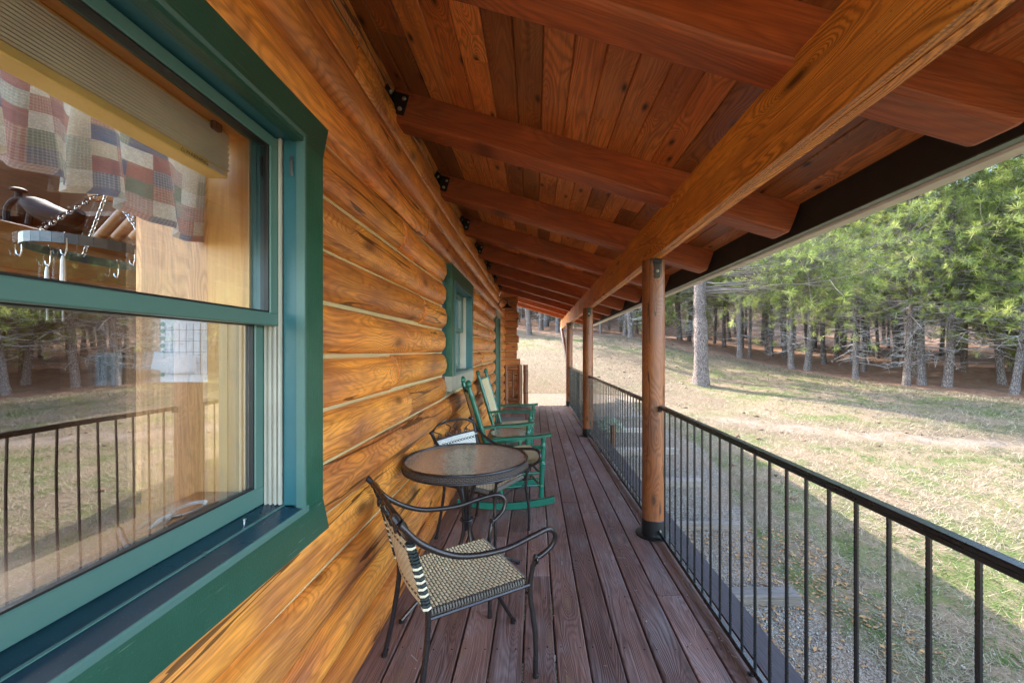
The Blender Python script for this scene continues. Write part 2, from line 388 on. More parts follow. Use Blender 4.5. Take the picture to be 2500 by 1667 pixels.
# ------------------------------------------------------------------ terrain
CT = np.array([(1.2,0,-1.2),(-3,0,-1.1),(3,3.3,-1.02),(2.5,3.84,-.97),(2.5,6,-.56),(1.3,6,-.6),(2.5,8.2,-.26),(0,10.6,-.07),(-1,12,0.02),(3.4,11.8,-.10),
 (5,3,-1.08),(8,4,-1.08),(6,8,-.55),(10,10,-.5),(15,9,-.55),(6.56,16,.02),(14.65,16.2,.0),(16.9,14.2,-.13),(10,15,.05),
 (-.4,30,2.5),(.9,38,3.7),(6.4,27,2.25),(1.5,16,.66),(2,22,1.35),(12.2,24,1.0),(15.5,24,.55),(21,30,1.2),(20,22,.45),
 (30,45,2.9),(12,40,2.9),(-15,30,2.6),(-15,15,.6),(-40,60,8),(60,60,4.2),(0,75,9),(60,0,-.9),(30,18,.1),(-40,0,0),(-40,-30,-1),(0,-30,-1.2),
 (60,-30,-1.2),(30,4,-.7),(25,-10,-1.0),(8,-5,-1.25),(1.2,-8,-1.2),(30,75,7),(1.5,11.2,-.09)], float)
def _tps(r2): return .5*r2*np.log(r2+1e-9)
_d = ((CT[:, None, :2]-CT[None, :, :2])**2).sum(-1); _n = len(CT)
_A = np.zeros((_n+3, _n+3)); _A[:_n, :_n] = _tps(_d)+np.eye(_n)*.6
_A[:_n, _n] = 1; _A[:_n, _n+1:] = CT[:, :2]; _A[_n, :_n] = 1; _A[_n+1:, :_n] = CT[:, :2].T
_w = np.linalg.solve(_A, np.r_[CT[:, 2], 0, 0, 0])
def terr(x, y):
    x = np.atleast_1d(np.asarray(x, float)); y = np.atleast_1d(np.asarray(y, float))
    xc = np.clip(x, -40, 60); yc = np.clip(y, -30, 75)
    out = np.empty_like(xc); fx, fy, fo = xc.ravel(), yc.ravel(), out.ravel()
    for i in range(0, len(fx), 20000):
        a, b = fx[i:i+20000], fy[i:i+20000]
        r2 = (a[:, None]-CT[None, :, 0])**2+(b[:, None]-CT[None, :, 1])**2
        fo[i:i+20000] = _tps(r2)@_w[:_n]+_w[_n]+_w[_n+1]*a+_w[_n+2]*b
    out = fo.reshape(xc.shape)
    out = out+.025*np.sin(x*1.3+.7*y)*np.sin(y*.9-.4*x+1)+.012*np.sin(x*3.1)*np.sin(y*2.7+1)
    out = out+.24*np.clip(y-50, 0, 90)
    under = (x < 1.35) & (y < 10.6) & (x > -8)            # keep well below the porch
    return np.where(under, np.minimum(out, -.35), out)
def Z(x, y): return float(terr(x, y)[0])
def PX(px, Y): return (px-VX)/F*Y

FB = [(-40,42),(-20,38),(0,33),(3,30),(6.5,27),(10,24),(12,21.5),(14.2,16.6),(17,13.2),(20,11.5),(26,9),(40,5),(60,2)]
def forest_edge(x): return np.interp(x, [a for a, b in FB], [b for a, b in FB])
def gridline(segs):
    out = []
    for a, b, st in segs: out += list(np.arange(a, b, st))
    return np.array(out+[segs[-1][1]])
gx = gridline([(-250,-60,20),(-60,-12,3),(-12,1,.6),(1,14,.12),(14,30,.3),(30,60,2),(60,400,20)])
gy = gridline([(-200,-30,20),(-30,-2,2),(-2,20,.13),(20,45,.4),(45,145,2.5),(145,400,20)])
XX, YY = np.meshgrid(gx, gy); ZZ = terr(XX, YY)
nz = RNG.normal(0, .006, ZZ.shape)*((XX > 1) & (XX < 14) & (YY < 20)); ZZ = ZZ+nz
V = np.stack([XX, YY, ZZ], -1).reshape(-1, 3); nx_, ny_ = len(gx), len(gy)
I = np.arange(nx_*ny_).reshape(ny_, nx_)
Fq = np.stack([I[:-1, :-1], I[:-1, 1:], I[1:, 1:], I[1:, :-1]], -1).reshape(-1, 4)
def np_mesh(name, V, Fc, mat, parent=None, smooth=False, attrs=None):
    me = bpy.data.meshes.new(name); nv, nf, k = len(V), len(Fc), Fc.shape[1]
    me.vertices.add(nv); me.vertices.foreach_set('co', np.ascontiguousarray(V, dtype='f').ravel())
    me.loops.add(nf*k); me.loops.foreach_set('vertex_index', np.ascontiguousarray(Fc, dtype='i').ravel())
    me.polygons.add(nf); me.polygons.foreach_set('loop_start', np.arange(0, nf*k, k, dtype='i'))
    try: me.polygons.foreach_set('loop_total', np.full(nf, k, dtype='i'))
    except Exception: pass
    me.update(calc_edges=True)
    for a, vals in (attrs or {}).items():
        at = me.attributes.new(a, 'FLOAT', 'POINT'); at.data.foreach_set('value', np.ascontiguousarray(vals, dtype='f'))
    if mat: me.materials.append(mat)
    if smooth: me.shade_smooth()
    o = bpy.data.objects.new(name, me); COL.objects.link(o); o.parent = parent; return o
def smoothstep(a, b, x): t = np.clip((x-a)/(b-a), 0, 1); return t*t*(3-2*t)
def forest_mask(x, y): return smoothstep(-1.6, 1.2, y-forest_edge(x)+.8*np.sin(x*.9)+.5*np.sin(x*2.3+y))
def gravel_mask(x, y):
    w = 2.75+.25*np.sin(y*1.1)-.25*smoothstep(0, 3, 3-y)
    a = (1-smoothstep(w-.35, w+.45, x))*(y < 12.5)*(y > -5)
    # faint drive crossing the lawn
    cx = 9.6-.10*(x-5)+.3*np.sin(x*.5)
    b = .55*np.exp(-((y-cx)/1.0)**2)*smoothstep(2.5, 5, x)
    return np.clip(a+b, 0, 1)
def litter_shade_mask(x, y):
    a = smoothstep(10.5, 12.5, y)*(1-smoothstep(4.5, 7.5, x))*(1-.75*np.exp(-((y-25)/3.5)**2)); b = .7*smoothstep(5, 1, forest_edge(x)-y)*smoothstep(-2, 1, forest_edge(x)-y)
    c_ = .8*np.exp(-((y-(9.6-.10*(x-5)))/1.5)**2)*smoothstep(2.5, 5, x)  # brown band painted over the lawn for canopy shade, beside the real needle litter
    return np.clip(a+b+c_, 0, 1)
fm = forest_mask(V[:, 0], V[:, 1]); gm = gravel_mask(V[:, 0], V[:, 1])
def ground_mat():
    m, nt, P = new_mat('lawn_ground'); g = N(nt); p = g.coord(); fo = g.attr('forest'); gr = g.attr('gravel')
    n1 = g.noise(p, .9, 5, .62); n2 = g.noise(g.mapv(p, (1, 1, 1), (5, 8, 2)), 3.2, 4, .6); n3 = g.noise(p, 28, 4, .7); n4 = g.noise(p, 95, 3, .7)
    dry = g.mix(g.ramp(n3, [(.3, (0, 0, 0)), (.7, (1, 1, 1))]), (.215, .168, .110), (.11, .078, .050))
    dry = g.mix(g.ramp(n2, [(.42, (0, 0, 0)), (.62, (1, 1, 1))]), dry, (.19, .125, .082))
    green = g.mix(g.ramp(n4, [(.35, (0, 0, 0)), (.7, (1, 1, 1))]), (.050, .075, .017), (.115, .128, .040))
    patch = g.ramp(g.math('ADD', g.math('MULTIPLY', n1, .62), g.math('MULTIPLY', n2, .38)), [(.465, (0, 0, 0)), (.57, (1, 1, 1))])
    c = g.mix(g.math('MULTIPLY', patch, .9), dry, green)
    lit = g.attr('litter_shade'); c = g.mix(g.math('MULTIPLY', g.ramp(g.math('ADD', lit, g.math('MULTIPLY_ADD', n2, .9, -.45)), [(.3, (0, 0, 0)), (.7, (1, 1, 1))]), .8), c, g.mix(g.ramp(n3, [(.35, (0, 0, 0)), (.65, (1, 1, 1))]), (.155, .115, .080), (.083, .055, .035)))
    fl = g.mix(g.ramp(n3, [(.35, (0, 0, 0)), (.65, (1, 1, 1))]), (.25, .135, .085), (.155, .082, .052))
    fl = g.mix(g.ramp(n2, [(.5, (0, 0, 0)), (.7, (1, 1, 1))]), fl, (.30, .21, .14))
    fedge = g.math('ADD', fo, g.math('MULTIPLY_ADD', n2, .8, -.4)); c = g.mix(g.ramp(fedge, [(.4, (0, 0, 0)), (.6, (1, 1, 1))]), c, fl)
    # gravel: small stones of several greys and tans
    vz = g.node('TexVoronoi'); g.set(vz.inputs['Vector'], p); vz.inputs['Scale'].default_value = 55
    vsep = g.node('SeparateColor'); g.set(vsep.inputs[0], vz.outputs['Color'])
    st = g.ramp(vsep.outputs[0], [(0, (.13, .105, .08)), (.35, (.24, .20, .16)), (.7, (.30, .26, .22)), (1, (.20, .14, .09))])
    st = g.mix(g.ramp(vz.outputs['Distance'], [(.45, (0, 0, 0)), (.8, (1, 1, 1))]), st, (.13, .10, .075))
    st = g.mix(g.ramp(n1, [(.45, (0, 0, 0)), (.65, (1, 1, 1))]), st, g.mix(.5, st, (.28, .17, .10)))
    ge = g.ramp(g.math('ADD', gr, g.math('MULTIPLY_ADD', n2, .9, -.45)), [(.38, (0, 0, 0)), (.62, (1, 1, 1))])
    c = g.mix(ge, c, st)
    g.set(P.inputs['Base Color'], c); P.inputs['Roughness'].default_value = .95; P.inputs['Specular IOR Level'].default_value = .15
    h = g.math('ADD', g.math('MULTIPLY', n3, .8), g.math('ADD', g.math('MULTIPLY', n4, .5), g.math('MULTIPLY', g.math('MULTIPLY', vz.outputs['Distance'], ge), -.9)))
    g.set(P.inputs['Normal'], g.bump(h, .9, .03)); return m
gnd = np_mesh('ground', V, Fq, ground_mat(), None, True, {'forest': fm, 'gravel': gm, 'litter_shade': litter_shade_mask(V[:, 0], V[:, 1])})
tag(gnd, kind='structure')

# dry and green grass straws, as one mass
def blade_mat(name, stops, rough=.7, trans=.25):
    m, nt, P = new_mat(name); g = N(nt); c = g.ramp(g.attr(), stops); g.set(P.inputs['Base Color'], c)
    P.inputs['Roughness'].default_value = rough; P.inputs['Specular IOR Level'].default_value = .25
    if trans:
        tl = g.node('BsdfTranslucent'); g.set(tl.inputs[0], c); mx = g.node('MixShader'); mx.inputs[0].default_value = trans
        out = [n for n in nt.nodes if n.type == 'OUTPUT_MATERIAL'][0]
        nt.links.new(P.outputs[0], mx.inputs[1]); nt.links.new(tl.outputs[0], mx.inputs[2]); nt.links.new(mx.outputs[0], out.inputs[0])
    return m
def vnoise(x, y, s, seed):
    """cheap smooth value noise in numpy"""
    r = np.random.default_rng(seed).random((64, 64)); X, Y_ = x*s, y*s
    xi, yi = np.floor(X).astype(int), np.floor(Y_).astype(int); fx, fy = X-xi, Y_-yi
    fx, fy = fx*fx*(3-2*fx), fy*fy*(3-2*fy); g = lambda a, b: r[a % 64, b % 64]
    return (g(xi, yi)*(1-fx)+g(xi+1, yi)*fx)*(1-fy)+(g(xi, yi+1)*(1-fx)+g(xi+1, yi+1)*fx)*fy
def grass():
    n = 230000
    # density falls with distance
    d = 2.2+RNG.random(n)**1.7*26; a = rad(90)-np.arctan2(RNG.random(n)*1.5-.1, 1.0)
    x = d*np.cos(a); y = d*np.sin(a)
    k = (x > 1.6) | (y > 11); x, y = x[k], y[k]; n = len(x)
    pn = .62*vnoise(x, y, .9, 3)+.38*vnoise(x, y, 3.1, 4)
    keep = (gravel_mask(x, y) < .35+.5*RNG.random(n)*vnoise(x, y, 2, 8)) & (forest_mask(x, y) < .5)
    x, y, pn = x[keep], y[keep], pn[keep]; n = len(x); d = np.hypot(x, y)
    z = terr(x, y); ang = RNG.random(n)*6.283; tilt = RNG.random(n)**2*.7
    green = RNG.random(n) < (smoothstep(.50, .62, pn)*.8+.04)*(1-.85*litter_shade_mask(x, y))
    L = (.045+.06*RNG.random(n))*np.where(green, .75, 1.1)*(1+.03*d); w = .0022*(1+d*.11)
    dx, dy = np.cos(ang), np.sin(ang); b = np.stack([x, y, z-.004], -1)
    sd = np.stack([-dy, dx, np.zeros(n)], -1)*w[:, None]
    tip = b+np.stack([dx*L*np.cos(tilt), dy*L*np.cos(tilt), L*np.sin(tilt)+.006], -1)
    Vv = np.stack([b-sd, b+sd, tip], 1).reshape(-1, 3); Fc = np.arange(3*n).reshape(-1, 3)
    r = np.where(green, .55+.45*RNG.random(n), .45*RNG.random(n))
    m = blade_mat('grass_blades', [(0, (.23, .18, .115)), (.22, (.35, .30, .21)), (.44, (.14, .10, .06)), (.56, (.08, .12, .025)), (.8, (.05, .105, .015)), (1, (.125, .155, .045))])
    o = np_mesh('grass', Vv, Fc, m, None, False, {'rnd': np.repeat(r, 3)}); tag(o, kind='stuff')
    # pebbles and fallen leaves on the path
    n = 26000; y = RNG.random(n)**1.3*11+.3; x = 1.2+RNG.random(n)*(2.0+RNG.random(n)*.8); z = terr(x, y)
    s = .004+.009*RNG.random(n)**2
    base = np.array([(1,0,0),(0,1,0),(-1,0,0),(0,-1,0),(0,0,.8),(0,0,-.6)], float); fc = np.array([(0,1,4),(1,2,4),(2,3,4),(3,0,4),(1,0,5),(2,1,5),(3,2,5),(0,3,5)])
    Vv = (base[None]*s[:, None, None]*(.6+.8*RNG.random((n, 6, 1)))+np.stack([x, y, z+.002], -1)[:, None]).reshape(-1, 3)
    Fc = (fc[None]+6*np.arange(n)[:, None, None]).reshape(-1, 3)
    m = blade_mat('pebbles', [(0, (.34, .30, .25)), (.4, (.24, .20, .16)), (.7, (.17, .13, .10)), (1, (.28, .20, .13))], .9, 0)
    tag(np_mesh('gravel', Vv, Fc, m, None, True, {'rnd': np.repeat(RNG.random(n), 6)}), kind='stuff')
    n = 2600; y = .8+RNG.random(n)*4.2; x = 1.3+RNG.random(n)**.8*2.0; k = RNG.random(n) < .25+.75*(vnoise(x, y, 1.2, 21) > .5); x, y = x[k], y[k]; n = len(x)
    z = terr(x, y)+.01; a = RNG.random(n)*6.28; s = .014+.018*RNG.random(n); q = []
    u = np.stack([np.cos(a), np.sin(a), .5*(RNG.random(n)-.3)], -1)*s[:, None]; w = np.stack([-np.sin(a), np.cos(a), .5*(RNG.random(n)-.3)], -1)*s[:, None]*.5
    c = np.stack([x, y, z], -1); Vv = np.stack([c-u, c-w, c+u, c+w], 1).reshape(-1, 3); Fc = np.arange(4*n).reshape(-1, 4)
    m = blade_mat('dry_leaves', [(0, (.30, .15, .06)), (.5, (.42, .24, .10)), (1, (.20, .09, .04))], .8, .15)
    tag(np_mesh('fallen_leaves', Vv, Fc, m, None, False, {'rnd': np.repeat(RNG.random(n), 4)}), kind='stuff')
grass()
def cones():
    n = 240; x = 2+RNG.random(n)*14; y = 5+RNG.random(n)*22; k = (x > 3.2) | (y > 12); x, y = x[k], y[k]; n = len(x); z = terr(x, y); s_ = .022+.03*RNG.random(n)
    base = np.array([(1.5,0,0),(0,1,0),(-1.5,0,0),(0,-1,0),(0,0,1),(0,0,-.4)], float); fc = np.array([(0,1,4),(1,2,4),(2,3,4),(3,0,4),(1,0,5),(2,1,5),(3,2,5),(0,3,5)])
    Vv = (base[None]*s_[:, None, None]*(.7+.6*RNG.random((n, 6, 1)))+np.stack([x, y, z+.01], -1)[:, None]).reshape(-1, 3); Fc = (fc[None]+6*np.arange(n)[:, None, None]).reshape(-1, 3)
    tag(np_mesh('fallen_cones', Vv, Fc, blade_mat('cone_brown', [(0, (.10, .06, .04)), (1, (.18, .11, .07))], .9, 0), None, False, {'rnd': np.repeat(RNG.random(n), 6)}), kind='stuff')
    # grit, needles and paint flecks on the deck
    n = 420; y = .9+RNG.random(n)**1.5*8; x = np.where(RNG.random(n) < .45, .93-.12*RNG.random(n)**2, -.8+1.75*RNG.random(n)); a = RNG.random(n)*6.28; L = np.where(RNG.random(n) < .25, .022, .0045)*(.5+RNG.random(n)); w = .0016+.0016*RNG.random(n)
    c = np.stack([x, y, np.full(n, .0035)], -1); u = np.stack([np.cos(a), np.sin(a), 0*a], -1)*L[:, None]; v = np.stack([-np.sin(a), np.cos(a), 0*a], -1)*w[:, None]
    tag(np_mesh('deck_grit', np.stack([c-u-v, c+u-v, c+u+v, c-u+v], 1).reshape(-1, 3), np.arange(4*n).reshape(-1, 4), blade_mat('grit', [(0, (.35, .3, .24)), (.5, (.22, .14, .07)), (1, (.5, .47, .42))], .9, 0), None, False, {'rnd': np.repeat(RNG.random(n), 4)}), kind='stuff')
cones()

# ------------------------------------------------------------------ log cabin
CAB = thing('log_cabin', 'honey stained log cabin wall with timber porch roof, posts and plank deck', 'cabin')
CH0, CHP = 1.406, .2024            # chinking line heights and pitch
WX, CREST = -.825, -.757            # chinking plane and face of the logs
TRX = -.752                        # face of window trim
TY0, TY1, HZ0, HZ1 = -.32, 1.322, .7825, 2.228   # big window opening, trim bottom/top
ZC = lambda x: 2.862-.2855*x; RS = 1.165       # underside of porch ceiling
def add_log(mb, y0, y1, z0, z1, seed, round0=False, round1=False, crest=CREST, back=-.93, WX=WX):
    rr = random.Random(seed); n = max(8, int((y1-y0)/.09)); seg = 13; zc, hz = (z0+z1)/2, (z1-z0)/2
    ph = [rr.random()*6 for _ in range(6)]; vs = []; ys = []
    for i in range(n+1):
        ys.append(y0+(y1-y0)*i/n)
    if round0: ys = [y0+.10*(1-math.cos(t*math.pi/12)) for t in range(0, 6)]+[y for y in ys if y > y0+.11]
    if round1: ys = [y for y in ys if y < y1-.11]+[y1-.10*(1-math.cos(t*math.pi/12)) for t in range(5, -1, -1)]
    for y in ys:
        s = 1.0
        if round0 and y < y0+.10: s = min(s, math.sqrt(max(.03, 1-((y0+.10-y)/.10)**2)))
        if round1 and y > y1-.10: s = min(s, math.sqrt(max(.03, 1-((y-y1+.10)/.10)**2)))
        wob = 1+.05*math.sin(y*1.7+ph[0])+.025*math.sin(y*5.3+ph[1])+.012*math.sin(y*13+ph[2])
        dz = .005*math.sin(y*1.1+ph[3])
        for k in range(seg):
            a = -math.pi/2+math.pi*k/(seg-1)
            ca, sa = math.cos(a), math.sin(a)
            x = (WX-.012)+(crest-WX+.012)*wob*s*(abs(ca)**.70 if ca > 0 else 0)+.0025*math.sin(9*a+y*2.1+ph[4])
            z = zc+dz+hz*(.93+.07*s)*sa*(1 if abs(sa) < .999 else 1)
            vs.append((x, y, z))
        vs.append((back, y, zc+dz+hz*.9)); vs.append((back, y, zc+dz-hz*.9))
    m = seg+2; fs = []
    for i in range(len(ys)-1):
        for k in range(m):
            l = (k+1) % m; fs.append((i*m+k, (i+1)*m+k, (i+1)*m+l, i*m+l))
    fs.append(tuple(range(m))); fs.append(tuple((len(ys)-1)*m+k for k in range(m))[::-1])
    mb.add(vs, fs, rr.random())
lw = MB(); W2 = (3.575, 4.82); DR = (7.90, 8.86)   # opening of window 2 and the door
openings = [(TY0-.06, 1.375, .86, 2.15), (W2[0]-.03, W2[1]-.05, 1.09, 2.12), (DR[0]+.0, DR[1]-.02, -.1, 2.14)]
kk = list(range(-7, 8))
for ci, k in enumerate(kk):
    z0 = CH0+CHP*k+.005; z1 = CH0+CHP*(k+1)-.005
    if k == -7: z0 = .012
    zc = (z0+z1)/2; segs = [(-1.6, 10.42)]
    for (a, b, c, d) in openings:
        if c < zc < d or (zc+.06 > c and zc-.06 < d and c < zc < d):
            ns = []
            for (s0, s1) in segs:
                if a > s0 and b < s1: ns += [(s0, a), (b, s1)]
                else: ns.append((s0, s1))
            segs = ns
    # a butt joint here and there
    rj = random.Random(k*5+1); out = []
    for (s0, s1) in segs:
        if s1-s0 > 1.7:
            j = s0+(s1-s0)*rj.uniform(.3, .75)
            if k == 0 and s0 > 1 and s1 < 4: j = 2.93
            out += [(s0, j, True, 1), (j, s1, 2, True)]
        else: out.append((s0, s1, True, True))
    if k >= 6: z0, z1 = 1.43+(z0-1.43)*RS, 1.43+(z1-1.43)*RS
    for i, (s0, s1, r0, r1) in enumerate(out):
        add_log(lw, s0+(.0006 if r0 == 2 else 0), s1, z0, z1, k*31+i*7+3, r0 is True and s0 > -1, r1 is True and s1 < 10,
                crest=(CREST if k < 6 else -.905)+(.006 if (i+k) % 2 else -.004), back=-.92 if k < 6 else -1.05, WX=WX if k < 6 else WX*RS)
lw.build('log_wall', M['log'], CAB, True)
ch = MB()
for k in kk+[8]:
    z = CH0+CHP*k; wx = WX
    if k >= 7: z = 1.43+(z-1.43)*RS; wx = WX*RS
    if z < 0: z = .006
    segs = [(-1.6, 10.42)]
    for (a, b, c, d) in openings:
        if c < z < d:
            ns = []
            for (s0, s1) in segs:
                if a > s0 and b < s1: ns += [(s0, a-.015), (b+.03, s1)]
                else: ns.append((s0, s1))
            segs = ns
    for (s0, s1) in segs:
        n = int((s1-s0)/.12)+2; vs = []
        for i in range(n):
            y = s0+(s1-s0)*i/(n-1); w = .0125+.002*math.sin(y*2.3+k)+.0015*math.sin(y*7+k*2); dx = .003*math.sin(y*3+k)
            vs += [(wx-.03, y, z-w-.012), (wx+.012+dx, y, z-w), (wx+.018+dx, y, z), (wx+.012+dx, y, z+w), (wx-.03, y, z+w+.012)]
        fs = [(i*5+j, (i+1)*5+j, (i+1)*5+j+1, i*5+j+1) for i in range(n-1) for j in range(4)]
        fs += [(0, 1, 2, 3, 4), tuple((n-1)*5+j for j in (4, 3, 2, 1, 0))]
        ch.add(vs, fs)
ch.build('chinking', M['chink'], CAB, True)
# solid core of the wall around the openings
core = MB()
def wall_core(mb, x0, x1):
    ys = [-1.6]+[v for o in openings for v in o[:2]]+[10.4]
    for i in range(0, len(ys), 2): mb.box(x0, x1, ys[i], ys[i+1], -1.3, 2.62)
    for (a, b, c, d) in openings:
        mb.box(x0, x1, a, b, d, 2.62)
        if c > 0: mb.box(x0, x1, a, b, -1.3, c)
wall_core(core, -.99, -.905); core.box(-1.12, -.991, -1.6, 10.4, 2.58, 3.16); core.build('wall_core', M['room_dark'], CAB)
# cross wall at the end of the porch
cw = MB()
for k in range(-7, 8):
    z0 = CH0+CHP*k+.004; z1 = CH0+CHP*(k+1)-.004; zc = (z0+z1)/2; h = (z1-z0)/2; xr = -.45+.03*math.sin(k*2.1)+(.04 if k < -1 else 0)
    if z0 < 0: z0 = 0
    pts = [(10.70, zc+h), (10.70, zc-h)]+[(10.58-.05*math.cos(a)**.5 if math.cos(a) > 0 else 10.58, zc+h*math.sin(a)) for a in [rad(-90+15*i) for i in range(13)]]
    if z1 < 3.04: cw.prism(pts, -.90, xr, 'x', random.random())
cw.build('cross_wall', M['log_x'], CAB, True)
cc = MB()
for k in range(-6, 8): cc.box(-.9, -.5, 10.57, 10.68, CH0+CHP*k-.012, CH0+CHP*k+.012)
cc.build('cross_wall_joints', M['chink'], CAB)

# deck
dk = MB(); seams = [-.820+.1528*i for i in range(-1, 13)]
rd = random.Random(5)
for i in range(len(seams)-1):
    a, b = seams[i]+.0035, seams[i+1]-.0035
    if a < -.9: a = -.93
    js = [-1.6]+sorted([rd.uniform(.5, 9.5) for _ in range(2)])+[10.40]
    if i == 6: js = [-1.6, 2.56, 7.0, 10.40]
    if i == 11: js = [-1.6, 2.36, 6.1, 10.40]
    for s0, s1 in zip(js[:-1], js[1:]):
        r_ = rd.random(); e = .006; dz = rd.uniform(-.0015, .0015)
        dk.prism([(a, -.038), (b, -.038), (b, -.007+dz), (b-.002, -.0025+dz), (b-e, dz), (a+e, dz), (a+.002, -.0025+dz), (a, -.007+dz)], s0+.001, s1-.001, 'y', r_)
dk.build('deck_boards', M['deck'], CAB)
nl = MB()
for yj in np.arange(-.9, 10.4, .406):
    for i in range(1, len(seams)-1):
        for q in (.03, .12):
            x_ = seams[i]+q+rd.uniform(-.004, .004); nl.lathe([(.0035, 0), (.0035, .0022), (.001, .0026)], (x_, yj+rd.uniform(-.01, .01), 0), 6)
tag(nl.build('deck_nails', M['iron'], CAB), kind='stuff')
de = MB(); de.box(1.018, 1.169, -1.6, 10.40, -.045, -.004, .3); de.box(1.145, 1.175, -1.6, 10.42, -.26, -.0465, .6)
de.build('deck_edge', M['deck_edge'], CAB)
js_ = MB()
for y in np.arange(-1.5, 10.4, .61): js_.box(-.9, 1.14, y, y+.04, -.24, -.0385)
for y in (0.1, 3.15, 6.75, 10.2): js_.box(1.0, 1.1, y, y+.1, -2, -.24)
js_.build('deck_joists', M['deck_edge'], CAB)

# ceiling boards along the porch
cb = MB(); sl_ = math.atan(.2855); cs, sn = math.cos(sl_), math.sin(sl_); bw = .148; i = 0; x = -1.10
rc = random.Random(12)
while x < 1.71:
    x1 = min(x+bw*cs, 1.719)
    L = [-1.6]+sorted(rc.uniform(0, 13) for _ in range(3))+[13.86]
    for s0, s1 in zip(L[:-1], L[1:]):
        g_ = .006
        poly = [(x+.001, ZC(x+.001)+.025), (x+.001, ZC(x)+.006), (x+g_, ZC(x+g_)), (x1-g_, ZC(x1-g_)), (x1-.001, ZC(x1)+.006), (x1-.001, ZC(x1)+.025)]
        cb.prism(poly, s0+.0004, s1-.0004, 'y', rc.random())
    x = x1
cb.build('ceiling_boards', M['ceiling'], CAB)
rf = MB(); rf.prism([(-1.12, ZC(-1.12)+.028), (1.80, ZC(1.80)+.028), (1.80, ZC(1.80)+.075), (-5.2, ZC(-5.2)+.09), (-5.2, ZC(-5.2)+.06), (-1.12, ZC(-1.12)+.06)], 4.6, 13.92, 'y')
rf.prism([(-3.0, ZC(-3.0)+.028), (1.80, ZC(1.80)+.028), (1.80, ZC(1.80)+.075), (-3.0, ZC(-3.0)+.075)], .9, 4.5995, 'y')  # roof cut back here and below: invented unseen opening that lights the room
rf.prism([(-1.3, ZC(-1.3)+.028), (1.80, ZC(1.80)+.028), (1.80, ZC(1.80)+.075), (-1.3, ZC(-1.3)+.075)], -1.8, .8995, 'y')
rf.prism([(-5.2, ZC(-5.2)+.06), (-5.2, ZC(-5.2)+.09), (-6.6, 3.75), (-6.6, 3.72)], 4.6, 13.92, 'y')
rf.build('roof', M['roof'], CAB)
fa = MB(); fa.box(1.7205, 1.755, -1.6, 13.87, 2.190, ZC(1.74)+.02); fa.build('fascia', M['black'], CAB)
fl_ = MB(); fl_.box(1.718, 1.7615, -1.6, 13.9, 2.184, 2.1895); fl_.box(1.7555, 1.7615, -1.6, 13.9, 2.190, 2.37)
fl_.build('fascia_flashing', M['flash'], CAB)
gt = MB(); prof = [(1.526, 2.24), (1.526, 2.06), (1.536, 2.052), (1.596, 2.052), (1.612, 2.064), (1.622, 2.15), (1.64, 2.19), (1.64, 2.24), (1.634, 2.24), (1.634, 2.195), (1.614, 2.15), (1.603, 2.072), (1.592, 2.060), (1.54, 2.060), (1.532, 2.066), (1.532, 2.24)]
gt.prism([((a-.008)*RS, 1.43+(b+.016-1.43)*RS) for a, b in prof], -1.8, 13.9, 'y'); gt.build('gutter', M['gutter'], CAB)

# rafters with steel angle brackets
RY = [RS*(2.25+1.08*k) for k in range(-3, 9)]
def rafter_mesh(length=2.362, h=.172, w=.145, dress=True):
    mb = MB(); n = 26; prof = []
    for (a, b) in [(0, 0), (0, -h*.55), (.0, -h*.90), (.005, -h*.965), (.016, -h), (w-.016, -h), (w-.005, -h*.965), (w, -h*.90), (w, -h*.55), (w, 0)]: prof.append((a, b))
    vs = []
    for i in range(n+1):
        t = i/n; x = t*length if i < n-1 else (length-.03 if i == n-1 else length); end = max(0, (x-length+.03)/.03)
        for (a, b) in prof:
            wob = .004*math.sin(x*3+a*9)+.002*math.sin(x*9+b*20)
            bb = b*(1-.05*end) if b < -.1 else b
            vs.append((x-(0.012*end*(-b/h)), a+wob*(1 if a > w/2 else -1), bb+wob*.6 if b < 0 else 0))
    m = len(prof); fs = []
    for i in range(n):
        for k in range(m): l = (k+1) % m; fs.append((i*m+k, i*m+l, (i+1)*m+l, (i+1)*m+k))
    fs.append(tuple(range(m))[::-1]); fs.append(tuple(n*m+k for k in range(m)))
    mb.add(vs, fs, 0.0); return mb
rm = rafter_mesh(); X0r = -.80*RS
raf0 = None
for i, y in enumerate(RY):
    if raf0 is None:
        o = rm.build('rafter', M['rafter'], CAB, True, None, 18); raf0 = o
        for v in o.data.attributes['rnd'].data: v.value = .3
        b = MB()
        # local frame: x down the rafter, y along porch, z normal
        b.bbox(.026, .112, -.0085, -.0025, -.135, -.018, .0015)
        b.build('bracket', M['iron'], o)
        b = MB(); b.prism([(-.02, .0), (.03, .0), (.045, -.17), (-.0, -.235)], -.012, -.0058, 'y'); 
        b.bbox(.018, .026, -.095, -.0086, -.135, -.018, .0015); b.build('wall_plate', M['iron'], o)
        for (qx, qz) in ((.058, -.045), (.05, -.105), (.092, -.045), (.084, -.105)):
            if qx > .07 or qx == .058 or 1:
                b = MB(); b.lathe([(.0125, -.009), (.0125, -.014), (.008, -.018)], (qx, 0, qz), 8, 0, 'y')
                if qx > .07: b.build('bolt', M['bolt'], o)
        for (qy, qz) in ((-.045, -.045), (-.045, -.105)):
            b = MB(); b.lathe([(.0125, .026), (.0125, .031), (.008, .035)], (0, qy, qz), 8, 0, 'x'); b.build('bolt', M['bolt'], o)
    else: o = copy_tree(raf0, CAB)
    o.location = (X0r, y, ZC(X0r)-.001); o.rotation_euler = (0, sl_, 0); o.scale = (RS, RS, RS)
bm_ = MB()
